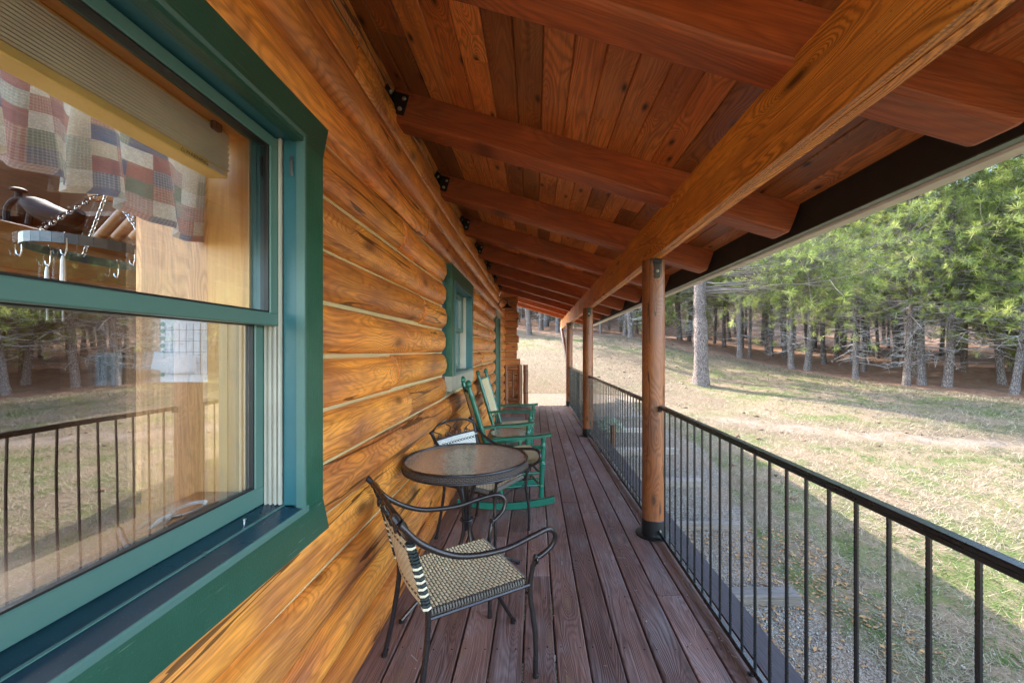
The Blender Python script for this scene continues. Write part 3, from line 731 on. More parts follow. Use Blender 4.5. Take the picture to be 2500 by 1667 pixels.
for (a, b) in ((.880, .9165), (.9195, .956)):
    n = 60; vs = []
    for i in range(n+1):
        y = -1.6+(13.8+1.6)*i/n; q = .002*math.sin(y*4+a*50)
        vs += [(a, y, 2.123+q), (b, y, 2.123-q), (b, y, 2.425), (a, y, 2.425)]
    fs = [(i*4+k, i*4+(k+1) % 4, (i+1)*4+(k+1) % 4, (i+1)*4+k) for i in range(n) for k in range(4)]+[(0, 3, 2, 1), (n*4, n*4+1, n*4+2, n*4+3)]
    bm_.add(vs, fs, a)
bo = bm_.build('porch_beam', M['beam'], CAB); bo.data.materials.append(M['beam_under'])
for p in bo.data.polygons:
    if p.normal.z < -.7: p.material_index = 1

# porch posts
def make_post(x, y, first=None):
    if first: o = copy_tree(first, CAB); o.location = (x, y, 0); return o
    mb = MB(); n = 40; pr = []; R = .087; seg = 28; vs = []
    for i in range(n+1):
        z = .115+(2.122-.115)*i/n
        for k in range(seg):
            a = 2*math.pi*k/seg; r = R*(1-.03*z/2+.012*math.sin(2*a+z*1.1)+.008*math.sin(5*a+z*2.3+1)+.006*math.sin(z*4+a))
            vs.append((r*math.cos(a), r*math.sin(a), z))
    fs = [(i*seg+k, i*seg+(k+1) % seg, (i+1)*seg+(k+1) % seg, (i+1)*seg+k) for i in range(n) for k in range(seg)]+[tuple(range(seg))[::-1], tuple(n*seg+k for k in range(seg))]
    mb.add(vs, fs, .4); o = mb.build('porch_post', M['post'], CAB, True)
    b = MB(); b.lathe([(.0905, .008), (.0905, .125), (.087, .128)], (0, 0, 0), 28)
    b.lathe([(.135, .0015), (.135, .007), (.128, .0095), (.09, .0098)], (0, 0, 0), 32)
    b.build('base_collar', M['iron'], o, True)
    b = MB(); b.bbox(-.018, .024, -.094, -.086, 1.975, 2.085, .002); b.bbox(-.03, .036, -.09, -.02, 2.086, 2.1195, .002); b.build('post_bracket', M['iron'], o)
    b = MB(); b.lathe([(.012, -.094), (.012, -.100), (.006, -.103)], (.003, 0, 2.025), 8, 0, 'y'); b.build('bolt', M['bolt'], o)
    b = MB(); b.lathe([(.009, -.0875), (.009, -.097)], (.025, 0, .06), 8, 0, 'y'); b.build('bolt', M['bolt'], o)
    o.location = (x, y, 0); return o
p0 = make_post(.922, 3.15); make_post(.885, 6.76, p0); make_post(.878, 10.35, p0)
br = MB(); br.tube([(.885, 10.42, .86), (.885, 11.6, 1.36), (.885, 13.45, 2.125)], .055, 12, r=.7)
br.build('knee_brace', M['post'], CAB, True)

# ------------------------------------------------------------------ windows
def window_big():
    w = MB(); x0, x1 = TRX-.036, TRX; JY = TY1
    # head and sill trim with angled ears, side trims
    w.prism([(TY0-.16, 2.108), (TY0-.205, HZ1), (1.474, HZ1), (1.437, 2.108)], x0, x1, 'x')
    w2 = MB(); w2.prism([(TY0-.205, HZ0), (TY0-.16, .905), (1.437, .905), (1.478, HZ0)], x0, x1, 'x')
    o = w.build('window', M['trim'], CAB); w2.build('sill_trim', M['trim'], o)
    s = MB(); s.box(x0, x1-.0005, JY+.001, 1.437, .9055, 2.1075); s.build('side_trim', M['trim_z'], o)
    s = MB(); s.box(x0, x1-.0005, TY0-.16, TY0-.002, .9055, 2.1075); s.build('side_trim', M['trim_z'], o)
    # stepped casing: light outer bead, blue green jamb, both just inside the trim
    c = MB(); c.box(-.7755, TRX+.0035, JY-.007, JY+.003, .915, 2.134); c.build('casing', M['sash'], o)
    c = MB(); c.box(-.7755, TRX+.0035, TY0, JY-.0072, 2.120, 2.134); c.build('casing', M['sash'], o)
    c = MB(); c.box(-.8165, -.776, JY-.0035, JY+.02, .925, 2.134); c.box(-.925, -.8166, JY-.001, JY+.02, .925, 2.134); c.build('jamb', M['sash2'], o)
    c = MB(); c.box(-.925, -.776, TY0, JY-.0012, 2.112, 2.150); c.build('jamb', M['sash2'], o)
    c = MB(); c.box(-.985, -.79, TY0-.03, TY0, .93, 2.148); c.build('jamb', M['sash2'], o)
    # sill with sloping top and a paler bead standing in for a lit front edge
    c = MB(); c.prism([(-.985, .88), (-.985, .945), (-.873, .931), (-.7545, .915), (-.7545, .88)], TY0-.1, JY+.0005, 'y'); c.build('sill', M['sill'], o)
    c = MB(); c.prism([(-.7547, .897), (-.7547, .9162), (-.7512, .9158), (-.7488, .911), (-.7488, .897)], TY0-.12, JY+.02, 'y'); c.build('lit_sill_edge', M['sash'], o)
    c = MB(); c.prism([(-.8205, .926), (-.8205, .9275), (-.814, .927), (-.814, .924)], TY0, JY-.004, 'y'); c.build('sill_groove', M['sash'], o)
    # vinyl tracks
    c = MB()
    for a, b in ((-.8285, -.8215), (-.874, -.868), (-.858, -.852), (-.842, -.836)): c.box(a, b, JY-.016, JY-.0012, .93, 2.1118)
    c.box(-.874, -.8215, JY-.006, JY-.0011, .93, 2.1117); c.build('track', M['cream'], o)
    def sash(xa, xb, z0, z1, rb, rt, yr, st=.050, gm='glass'):
        c = MB(); c.bbox(xa, xb, TY0, yr, z0, z0+rb, .003); c.bbox(xa, xb, TY0, yr, z1-rt, z1, .003)
        c.bbox(xa+.0004, xb-.0004, yr-st, yr-.0004, z0+rb-.003, z1-rt+.003, .003); c.bbox(xa+.0004, xb-.0004, TY0+.0004, TY0+st, z0+rb-.003, z1-rt+.003, .003)
        s_ = c.build('sash', M['sash'], o); xm = (xa+xb)/2
        q = MB(); ga, gb, gc, gd = TY0+st, yr-st, z0+rb, z1-rt; t = .005
        q.box(xm-.012, xm+.013, gb-t, gb+.001, gc, gd); q.box(xm-.012, xm+.013, ga-.001, ga+t, gc, gd)
        q.box(xm-.012, xm+.013, ga, gb, gd-t, gd+.001); q.box(xm-.012, xm+.013, ga, gb, gc-.001, gc+t)
        q.build('gasket', M['gasket'], s_)
        for xx in (xm+.006, xm-.008):
            q = MB(); q.add([(xx, ga, gc), (xx, gb, gc), (xx, gb, gd), (xx, ga, gd)], [(0, 1, 2, 3)])
            q.build('glass', M[gm], s_)
    sash(-.864, -.830, 1.507, 2.107, .040, .035, yr=1.3205, gm='glass_up')
    sash(-.911, -.877, .933, 1.545, .060, .034, yr=1.3205)
    c = MB(); c.tube([(-.79, JY-.006, 1.995), (-.79, JY-.010, 2.005), (-.79, JY-.012, 2.04), (-.79, JY-.006, 2.055)], .006, 6); c.build('sash_latch', M['steelgrey'], o)
    for yy in (1.17, .61):
        c = MB(); c.tube([(-.84, yy, .924), (-.84, yy, .94)], [.0035, .0028], 8); c.lathe([(.0055, .940), (.0055, .9425)], (-.84, yy, 0), 8); c.build('sill_screw', M['chrome'], o)
    # inner wooden jamb and stool
    c = MB(); c.box(-1.06, -.9255, 1.311, 1.335, .955, 2.15, .2); c.build('inner_jamb', M['pine_in'], o)
    c = MB(); c.box(-1.09, -.912, TY0, 1.3105, .942, .972, .2); c.build('inner_stool', M['pine_in_y'], o)
    c = MB(); c.box(-1.06, -.9255, TY0, 1.3105, 2.108, 2.15, .6); c.build('inner_head', M['pine_head'], o)
window_big()
def window_small():
    y0, y1, z0, z1 = 3.585, 4.85, 1.062, 2.195; x0, x1 = -.80, -.735; a, b = y0+.12, y1-.12
    w = MB(); w.prism([(y0+.02, z1-.13), (y0-.01, z1), (y1+.01, z1), (y1-.02, z1-.13)], x0, x1, 'x')
    w.box(x0, x1-.001, y0+.02, a, z0+.1305, z1-.1305); w.box(x0, x1-.001, b, y1-.02, z0+.1305, z1-.1305)
    o = w.build('window', M['trim_z'], CAB)
    c = MB(); c.prism([(y0-.01, z0), (y0+.02, z0+.13), (y1-.02, z0+.13), (y1+.01, z0)], x0-.001, x1-.0005, 'x'); c.build('lower_trim', M['creamsill'], o)
    c = MB(); c.box(-.95, x1+.006, a-.001, a+.03, z0+.13, z1-.13); c.box(-.95, x1+.006, b-.03, b+.001, z0+.13, z1-.13); c.box(-.95, x1+.0055, a, b, z1-.16, z1-.129)
    c.box(-.95, x1+.0052, a, b, z0+.129, z0+.155); c.build('casing', M['sash2'], o)
    zm = (z0+z1)/2+.02
    for xa, xb, za, zb in ((-.865, -.835, zm-.02, z1-.16), (-.90, -.870, z0+.155, zm+.015)):
        c = MB(); c.bbox(xa, xb, a+.03, b-.03, za, za+.04, .002); c.bbox(xa, xb, a+.03, b-.03, zb-.04, zb, .002)
        c.bbox(xa+.0004, xb-.0004, a+.0304, a+.075, za+.037, zb-.037, .002); c.bbox(xa+.0004, xb-.0004, b-.075, b-.0304, za+.037, zb-.037, .002)
        s_ = c.build('sash', M['sash'], o)
        for xx in ((xa+xb)/2+.006, (xa+xb)/2-.006):
            q = MB(); q.add([(xx, a+.07, za+.035), (xx, b-.07, za+.035), (xx, b-.07, zb-.035), (xx, a+.07, zb-.035)], [(0, 1, 2, 3)])
            q.build('glass', M['glass'], s_)
    c = MB(); c.box(-.87, -.83, b-.042, b-.0305, z0+.156, zm-.02); c.box(-.832, -.80, b-.038, b-.0305, z0+.156, z1-.16); c.build('track', M['cream'], o)
window_small()
def door():
    y0, y1 = DR; w = MB(); x0, x1 = TRX-.03, TRX+.002
    w.box(x0, x1, y0, y0+.11, 0.001, 2.10); w.box(x0, x1, y1-.11, y1, 0.001, 2.10)
    d = MB(); d.bbox(-.90, -.86, y0+.13, y1-.13, .02, 2.06, .004)
    for (za, zb) in ((.15, .75), (.85, 1.25)):
        for ya, yb in ((y0+.2, (y0+y1)/2-.04), ((y0+y1)/2+.04, y1-.2)): d.bbox(-.861, -.852, ya, yb, za, zb, .006)
    o = d.build('door', M['sash2'], CAB); w.build('door_frame', M['trim_z'], o)
    h = MB(); h.box(x0, x1+.001, y0-.012, y1+.012, 2.1005, 2.22); h.build('door_head', M['creamsill'], o)
    g_ = MB(); g_.box(-.858, -.850, y0+.22, y1-.22, 1.35, 1.95); g_.build('glass', M['glass'], o)
    k = MB(); k.lathe([(.028, -.852), (.028, -.845), (.012, -.84), (.010, -.80), (.027, -.79), (.030, -.77), (.018, -.755)], (0, y0+.20, .98), 12, 0, 'x'); k.build('handle', M['bolt'], o, True)
    s_ = MB(); s_.bbox(-.84, -.832, y0+.13, y1-.13, .03, 2.06, .002); s_ = None
    j = MB(); j.box(-.95, x0, y0+.09, y0+.13, 0.001, 2.10); j.box(-.95, x0, y1-.13, y1-.09, 0.001, 2.10); j.build('jamb', M['sash'], o)
door()

# ------------------------------------------------------------------ room seen through the window
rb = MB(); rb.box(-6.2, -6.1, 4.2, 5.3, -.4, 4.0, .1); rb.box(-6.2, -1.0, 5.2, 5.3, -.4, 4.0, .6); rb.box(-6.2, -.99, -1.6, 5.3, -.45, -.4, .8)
rb.box(-6.1, -1.0, 4.6, 5.3, 2.95, 3.0, .3); rb.box(-3.0, -1.0, .9, 4.599, 2.95, 3.0, .3)  # walls and ceiling left partly open, out of view, to brighten the interior
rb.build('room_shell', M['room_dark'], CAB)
cbn = thing('oak_cabinet', 'tall light oak cabinet side seen inside beside the big window', 'cabinet')
c = MB(); c.box(-1.315, -1.062, 1.352, 1.99, -.4, 2.3, .3); c.build('side_panel', M['oak'], cbn)
c = MB(); c.box(-1.36, -1.337, 1.38, 1.98, -.3, .9, .3); c.box(-1.36, -1.337, 1.38, 1.98, .95, 2.25, .5); c.build('door', M['oak'], cbn)
def pt(px, py, Y): return (PX(px, Y), Y, E-(py-VY)/F*Y)
cal = thing('wall_calendar', 'white calendar page with green leaf border pinned to the oak cabinet', 'calendar')
c = MB(); c.box(-1.30, -1.13, 1.366, 1.3705, 1.335, 1.60); c.build('page', M['white'], cal)
c = MB()
for i in range(5): c.box(-1.285, -1.14, 1.3652, 1.3658, 1.36+.037*i, 1.361+.037*i)
for i in range(7): c.box(-1.285+.0235*i, -1.2842+.0235*i, 1.3652, 1.3658, 1.36, 1.53)
for i in range(9): c.box(-1.27+.031*(i % 4), -1.255+.031*(i % 4), 1.3652, 1.3658, 1.37+.018*i, 1.3715+.018*i)
c.build('grid', M['steelgrey'], cal)
c = MB()
for i in range(10): c.lathe([(.0085, 1.3650), (.0085, 1.3658)], (-1.293, 0, 1.36+.024*i), 5, 0, 'y')
for i in range(7): c.lathe([(.007, 1.3650), (.007, 1.3658)], (-1.28+.021*i, 0, 1.585), 5, 0, 'y')
c.build('leaf_border', M['leafprint'], cal)
c = MB(); c.box(-1.282, -1.15, 1.3650, 1.3658, 1.555, 1.562); c.build('heading', M['orangeprint'], cal); cal.location = (.054, -.0190, -.012)
env = MB(); env.add([pt(377, 858, 1.320), pt(443, 866, 1.333), pt(440, 912, 1.333), pt(369, 900, 1.320), pt(478, 868, 1.343), pt(482, 905, 1.343), pt(377, 858, 1.3205), pt(369, 900, 1.3205)],
                   [(0, 1, 2, 3), (1, 4, 5, 2)])
env = env.build('paper_note', M['white']); tag(env, 'folded white note clipped in front of the calendar', 'paper')
sm_ = env.modifiers.new('s', 'SOLIDIFY'); sm_.thickness = .0015
# pleated blind
bl = thing('pleated_blind', 'raised grey pleated blind with yellow rails inside the big window', 'blind')
c = MB(); n = 13
for i in range(n):
    z = 1.988+.112*i/n; q = .112/n
    c.prism([(-1.018, z), (-.962, z+.001), (-.958, z+q*.5), (-.962, z+q-.0015), (-1.018, z+q-.001)], TY0+.03, 1.272-.003*(i % 2), 'y')
c.build('pleats', M['blind'], bl)
c = MB(); c.bbox(-1.016, -.956, TY0+.03, 1.262, 1.962, 1.986, .003); c.bbox(-1.02, -.960, TY0+.03, 1.27, 2.0995, 2.106, .002); c.build('rail', M['yellowrail'], bl)
c = MB(); c.bbox(-.96, -.945, 1.195, 1.225, 2.085, 2.11, .002); c.build('clip', M['steelgrey'], bl)
def text(body, size, loc, rot, mat, parent, name='lettering'):
    cu = bpy.data.curves.new(name, 'FONT'); cu.body = body; cu.size = size; cu.extrude = .0002; cu.materials.append(mat)
    tmp = bpy.data.objects.new('tmp', cu); COL.objects.link(tmp); bpy.context.view_layer.update()
    me = bpy.data.meshes.new_from_object(tmp.evaluated_get(bpy.context.evaluated_depsgraph_get())); me.name = name
    COL.objects.unlink(tmp); bpy.data.objects.remove(tmp)
    if not me.materials: me.materials.append(mat)
    o = bpy.data.objects.new(name, me); COL.objects.link(o); o.location = loc; o.rotation_euler = rot; o.parent = parent; return o
# bottom rail faces the camera side: text on its room-outward face, read along +y
text('\u25b3WARNING', .016, (-.9555, 1.09, 1.968), (rad(90), 0, rad(90)), M['ink'], bl)
c = MB(); c.box(-.9557, -.9552, 1.185, 1.245, 1.966, 1.981); c.build('sticker', M['label'], bl)
# patchwork valance
def valance():
    m, nt, P = new_mat('patchwork_cloth'); g = N(nt); at = g.attr('cloth', 'Vector')
    fl = g.node('VectorMath', operation='FLOOR'); g.set(fl.inputs[0], g.mapv(at, (17, 21, 1)))
    wn_ = g.node('TexWhiteNoise'); wn_.noise_dimensions = '3D'; g.set(wn_.inputs['Vector'], fl.outputs[0])
    col = g.ramp(wn_.outputs['Value'], [(0, (.26, .09, .085)), (.13, (.50, .42, .30)), (.27, (.07, .10, .17)), (.42, (.58, .53, .44)), (.55, (.33, .20, .18)), (.67, (.13, .17, .12)), (.78, (.34, .13, .10)), (.88, (.30, .30, .24))], 'CONSTANT')
    w1 = g.math('FRACT', g.math('MULTIPLY', g.node('SeparateXYZ').outputs[0], 1)) if False else None
    sp = g.node('SeparateXYZ'); g.set(sp.inputs[0], at)
    a = g.math('GREATER_THAN', g.math('FRACT', g.math('MULTIPLY', sp.outputs[0], 120)), .6); b = g.math('GREATER_THAN', g.math('FRACT', g.math('MULTIPLY', sp.outputs[1], 120)), .6)
    chk = g.math('MULTIPLY', g.math('ADD', a, b), .5); sel = g.math('GREATER_THAN', wn_.outputs['Color'], .45)
    col = g.mix(g.math('MULTIPLY', g.math('MULTIPLY', chk, sel), .45), col, (.6, .55, .45))
    col = g.mix(g.math('MULTIPLY', g.math('GREATER_THAN', g.voro(at, 190), .42), .25), col, (.08, .08, .08))
    col = g.mix(.22, col, (.26, .22, .18)); col = g.mix(1, col, (1.05, 1.05, 1.05), 'MULTIPLY'); g.set(P.inputs['Base Color'], col); P.inputs['Roughness'].default_value = .9
    tl = g.node('BsdfTranslucent'); g.set(tl.inputs[0], col); mx = g.node('MixShader'); mx.inputs[0].default_value = .45; out = [n for n in nt.nodes if n.type == 'OUTPUT_MATERIAL'][0]
    nt.links.new(P.outputs[0], mx.inputs[1]); nt.links.new(tl.outputs[0], mx.inputs[2]); nt.links.new(mx.outputs[0], out.inputs[0])
    g.set(P.inputs['Normal'], g.bump(g.noise(at, 500, 1), .3, .001))
    mb = MB(); uv = []; nu, nv = 300, 12; y0, y1 = TY0-.05, 1.352; s = 0; px_, py_ = None, None
    for i in range(nu+1):
        t = i/nu; y = y0+(y1-y0)*t; ph = 26*t+1.3*math.sin(9*t); amp = 1
        for j in range(nv+1):
            v = j/nv; z = 2.03-(.225+.016*math.sin(ph*.5+1)+.012*math.sin(ph*1.3))*v
            x = -1.098+(.008+.028*v**.6)*math.sin(ph*2.6)+.011*math.sin(ph*6.1+1)*v
            if j == nv:
                if px_ is not None: s += math.hypot(x-px_, y-py_)
                px_, py_ = x, y
            mb.v.append((x, y, z)); mb.r.append(0); uv.append((s, v*.26, 0))
    for i in range(nu):
        for j in range(nv): a_ = i*(nv+1)+j; mb.f.append((a_, a_+nv+1, a_+nv+2, a_+1))
    o = mb.build('valance_curtain', m, None, True, uv)
    tag(o, 'short gathered patchwork valance curtain behind the raised blind', 'curtain')
valance()
# pot rack
pr_ = thing('pot_rack', 'grey oval pot rack hanging on chains behind the window glass', 'pot rack')
c = MB(); Yp = 2.05; cx, cy, cz = PX(275, Yp), Yp, 1.43+230/F*Yp; ring = []
for i in range(40):
    a = 2*math.pi*i/40; ring.append((cx+.27*math.cos(a)*.75-.1*math.sin(a), cy+.34*math.sin(a)+.1*math.cos(a), cz))
for k in range(40):
    a, b = Vector(ring[k]), Vector(ring[(k+1) % 40]); h = .022
    c.add([a+Vector((0, 0, h)), b+Vector((0, 0, h)), b-Vector((0, 0, h)), a-Vector((0, 0, h))], [(0, 1, 2, 3)])
ro = c.build('band', M['steelgrey'], pr_); q = ro.modifiers.new('s', 'SOLIDIFY'); q.thickness = .006
c = MB(); top = Vector((cx-.02, cy, cz+.34))
def chain(mb, a, b, pitch=.026, r=.0028):
    a, b = Vector(a), Vector(b); n = int((b-a).length/pitch); t = (b-a).normalized(); u = t.cross(Vector((0, 1, .2))).normalized(); w = t.cross(u)
    for i in range(n):
        p = a+t*pitch*(i+.5); s_ = u if i % 2 else w
        mb.tube([p+t*.017*math.cos(q_)+s_*.008*math.sin(q_) for q_ in [2*math.pi*j/8 for j in range(8)]], r, 5, closed=True)
for rp in (ring[6], ring[17], ring[28], ring[38]): chain(c, top, rp)
chain(c, top, top+Vector((0, 0, .75))); c.build('chain', M['chrome'], pr_)
for j, i in enumerate((1, 5, 9, 14, 20, 25, 31, 36)):
    p = Vector(ring[i]); c = MB()
    c.tube([p+Vector((0, 0, .025)), p+Vector((.008, 0, .0)), p+Vector((.008, 0, -.05)), p+Vector((.0, 0, -.075)), p+Vector((-.015, 0, -.065)), p+Vector((-.018, 0, -.05))], .003, 5)
    c.build('hook', M['chrome'], pr_)
for j, (i, L) in enumerate(((5, .17), (20, .14), (31, .16))):
    p = Vector(ring[i])+Vector((-.008, 0, -.075)); c = MB()
    c.tube([p, p+Vector((0, 0, -.02)), p+Vector((0, 0, -L))], [.004, .008, .011], 8); c.tube([p+Vector((0, 0, -L)), p+Vector((0, 0, -L-.12))], [.004, .004], 6)
    o = c.build('ladle', M['porcelain'], None, True)
    tag(o, ['white handled ladle hanging from the near side of the pot rack', 'white handled spoon hanging from the far end of the pot rack', 'white handled turner hanging at the left of the pot rack'][j], 'utensil', 'utensils on the pot rack')
# loft beam, saddle, log rail, picture
c = MB(); c.bbox(-3.98, -3.80, 2.5, 5.1, 2.02, 2.36, .01, .5); c.bbox(-3.8, -2.7, 4.6, 4.75, 2.05, 2.25, .01, .2); c.build('loft_beam', M['pine_in_y'], CAB)
lr = thing('log_banister', 'slanting peeled log banister of the loft behind the glass', 'railing')
for i in range(6):
    x = -3.72+.155*i; c = MB(); c.tube([(x-.16, 3.6, 2.42), (x+.17, 3.6, 2.78)], .042, 10, r=i*.17); c.build('spindle', M['pine_in_y'], lr, True)
c = MB(); c.tube([(-3.95, 3.62, 2.80), (-2.6, 3.62, 2.82)], .05, 10); c.build('rail', M['pine_in_y'], lr, True)
sd = thing('saddle', 'dark leather saddle resting on the loft beam indoors', 'saddle')
c = MB(); c.tube(curve_pts([(-3.80, 3.0, 2.42), (-3.72, 3.0, 2.50), (-3.60, 3.0, 2.44), (-3.46, 3.0, 2.40), (-3.36, 3.0, 2.45)], 6), [.03+.075*math.sin(min(1, i/24)*math.pi) for i in range(25)], 14, flat=.7)
c.build('seat', M['leather'], sd, True)
c = MB(); c.tube(curve_pts([(-3.84, 2.94, 2.36), (-3.83, 2.94, 2.47), (-3.75, 2.94, 2.53), (-3.67, 2.94, 2.47), (-3.68, 2.94, 2.34)], 6), .018, 8); c.lathe([(.02, 2.52), (.018, 2.575), (.042, 2.58), (.045, 2.592), (.025, 2.605)], (-3.75, 2.94, 0), 12); c.build('horn', M['leather'], sd, True)
fp = thing('framed_picture', 'small framed blue picture hanging on the dim room wall', 'picture')
c = MB()
a, b = pt(232, 860, 4.9), pt(298, 940, 4.9); x0_, x1_, z1_, z0_ = a[0], b[0], a[2], b[2]; Yf = 4.9
c.box(x0_, x1_, Yf, Yf+.03, z1_-.05, z1_); c.box(x0_, x1_, Yf, Yf+.03, z0_, z0_+.05); c.box(x0_, x0_+.05, Yf+.001, Yf+.029, z0_+.05, z1_-.05); c.box(x1_-.05, x1_, Yf+.001, Yf+.029, z0_+.05, z1_-.05)
c.build('frame', M['steelgrey'], fp); c = MB(); c.box(x0_+.05, x1_-.05, Yf+.012, Yf+.02, z0_+.05, z1_-.05); c.build('canvas', M['sill'], fp)
# spoon rest on the inner sill
sr = thing('spoon_rest', 'white oval spoon rest lying on the inner window sill', 'spoon rest')
c = MB(); vs = []; n = 28
prf = [(.0, .001), (.8, .001), (1, .009), (.94, .012), (.75, .005), (0, .004)]
for rr_, zz_ in prf:
    for k in range(n):
        a = 2*math.pi*k/n; vs.append((-.995+.034*rr_*math.sin(a), 1.16+.062*rr_*math.cos(a), .967+zz_))
fs = [(i*n+k, i*n+(k+1) % n, (i+1)*n+(k+1) % n, (i+1)*n+k) for i in range(len(prf)-1) for k in range(n)]
c.add(vs, fs); c.build('bowl', M['porcelain'], sr, True)
c = MB(); c.tube([(-.995, 1.10, .977), (-.992, 1.07, .980), (-.985, 1.035, .968+.006)], [.008, .006, .004], 8); c.build('handle', M['porcelain'], sr, True)

# ------------------------------------------------------------------ porch railings
def railing(name, label, xa, ya, xb, yb, first_y=None, ribbed=False):
    L = math.hypot(xb-xa, yb-ya); t = thing(name, label, 'railing', (xa, ya, 0), math.atan2(-(xb-xa), (yb-ya)), 'black rebar railings between the porch posts')
    # local y runs along the rail
    c = MB(); c.bbox(-.0175, .0175, 0, L, .994, 1.008, .003); c.bbox(-.012, .012, .001, L-.001, .978, .9945, .003); c.build('top_rail', M['rail'], t)
    c = MB(); c.bbox(-.019, .019, 0, L, .032, .037, .001); c.bbox(-.019, -.0145, 0.001, L-.001, .0365, .062, .001)
    c.build('bottom_rail', M['rail'], t)
    c = MB()
    for q in ((.35, 1, .7) if L > 2 else (.5,)):
        y = L*q if q < 1 else .02; c.tube([(0, y, .034), (0, y, .0)], .006, 6); c.lathe([(.016, .0), (.016, .004)], (0, y, 0), 8)
    c.build('foot', M['rail'], t)
    c = MB(); c.bbox(-.026, .0, .062, .09, .962, .996, .002); c.bbox(-.026, 0, L-.09, L-.062, .962, .996, .002); c.build('end_bracket', M['rail'], t)
    def bar(rib):
        mb = MB()
        if rib:
            n = 150; mb.tube([(0, 0, .037+(.978-.037)*i/n) for i in range(n+1)], [.0060+(.0012 if i % 2 else 0) for i in range(n+1)], 7)
        else: mb.tube([(0, 0, .037), (0, 0, .978)], .0063, 7)
        return mb
    first = None; y = (first_y-ya) if first_y is not None else .11
    while y < L-.03:
        if first is None: o = bar(ribbed).build('baluster', M['rail'], t, True); first = o
        else: o = first.copy(); COL.objects.link(o); o.parent = t
        o.location = (0, y, 0); o.rotation_euler = (0, 0, random.random()); y += .111
railing('porch_railing', 'black rebar railing running from the nearest post out of the picture', .957, -1.35, .957, 3.13, .872-.111*19, True)
railing('porch_railing', 'black rebar railing between the first and second porch posts', .953, 3.22, .905, 6.72)
railing('porch_railing', 'black rebar railing between the second and last porch posts', .90, 6.82, .885, 10.30)
# log railing at the far end
lg = thing('log_railing', 'short peeled log railing at the far end of the deck', 'railing', (0, 10.3, 0))
for x, r in ((-.735, .058), (-.385, .062), (-.235, .062)):
    c = MB(); n = 12; c.tube([(x+.003*math.sin(i), 0, .055+(1.0)*i/n) for i in range(n+1)], [r*(1+.03*math.sin(i*1.7+x*9)) for i in range(n+1)], 14, r=x+1)
    p = c.build('post', M['post'], lg, True)
    if x > -.3:
        c = MB(); c.tube([(x, 0, .33), (x, 0, .35)], r+.006, 14); c.tube([(x, 0, .88), (x, 0, .90)], r+.006, 14); c.build('strap', M['iron'], p)
    c = MB(); c.box(x-.03, x+.03, -.03, .03, .0, .056); c.build('foot', M['iron'], p)
for z in (.95, .16):
    c = MB(); c.tube([(-.69, 0, z), (-.60, 0, z), (-.5, 0, z), (-.43, 0, z)], [.045, .052, .052, .045], 12, r=z); c.build('rail', M['post'], lg, True)
c = MB(); c.tube([(-.56, 0, .17), (-.56, 0, .94)], .024, 10, r=.2); c.build('spindle', M['post'], lg, True)

# wall lamp
wl = thing('wall_lamp', 'small bronze gooseneck lamp on the log wall above the door', 'lamp', (-.80, 8.75, 2.36))
c = MB(); c.lathe([(.05, 0), (.05, .02), (.02, .03)], (0, 0, .05), 14, 0, 'x'); c.build('mount', M['bronze'], wl, True)
c = MB(); c.tube(curve_pts([(.02, 0, .05), (.06, 0, .14), (.14, 0, .17), (.2, 0, .12), (.2, 0, .05)], 6), .009, 8); c.build('arm', M['bronze'], wl, True)
c = MB(); c.lathe([(.025, .07), (.035, .04), (.05, .02), (.115, -.02), (.12, -.03), (.112, -.028), (.04, .01)], (.2, 0, 0), 20); c.build('shade', M['bronze'], wl, True)
# doormat
c = MB(); c.bbox(-.25, .25, -.3, .3, .0, .014, .004); dm = c.build('doormat', M['mat']); dm.location = (-.47, 8.25, .001); tag(dm, 'grey brown doormat lying in front of the cabin door', 'doormat')

# ------------------------------------------------------------------ patio furniture
def grid_surface(P00, P10, P11, P01, nu, nv, sag=0.0, normal=(0, 0, 1), thick=.010):
    """woven panel; cloth attribute in metres"""
    mb = MB(); uv = []; P00, P10, P11, P01, nrm = [Vector(p) for p in (P00, P10, P11, P01, normal)]; wu = (P10-P00).length; wv = (P01-P00).length
    for side in (0, 1):
        for i in range(nu+1):
            for j in range(nv+1):
                u, v = i/nu, j/nv; p = P00.lerp(P10, u).lerp(P01.lerp(P11, u), v)
                e = 1-(2*u-1)**2; e2 = 1-(2*v-1)**2; p = p-nrm*(sag*e*e2)+nrm*(thick/2*(1 if side == 0 else -1))
                mb.v.append(tuple(p)); mb.r.append(0); uv.append((u*wu, v*wv, 0))
    K = (nu+1)*(nv+1)
    for i in range(nu):
        for j in range(nv):
            a = i*(nv+1)+j; mb.f.append((a, a+nv+1, a+nv+2, a+1)); mb.f.append((K+a, K+a+1, K+a+nv+2, K+a+nv+1))
    return mb, uv
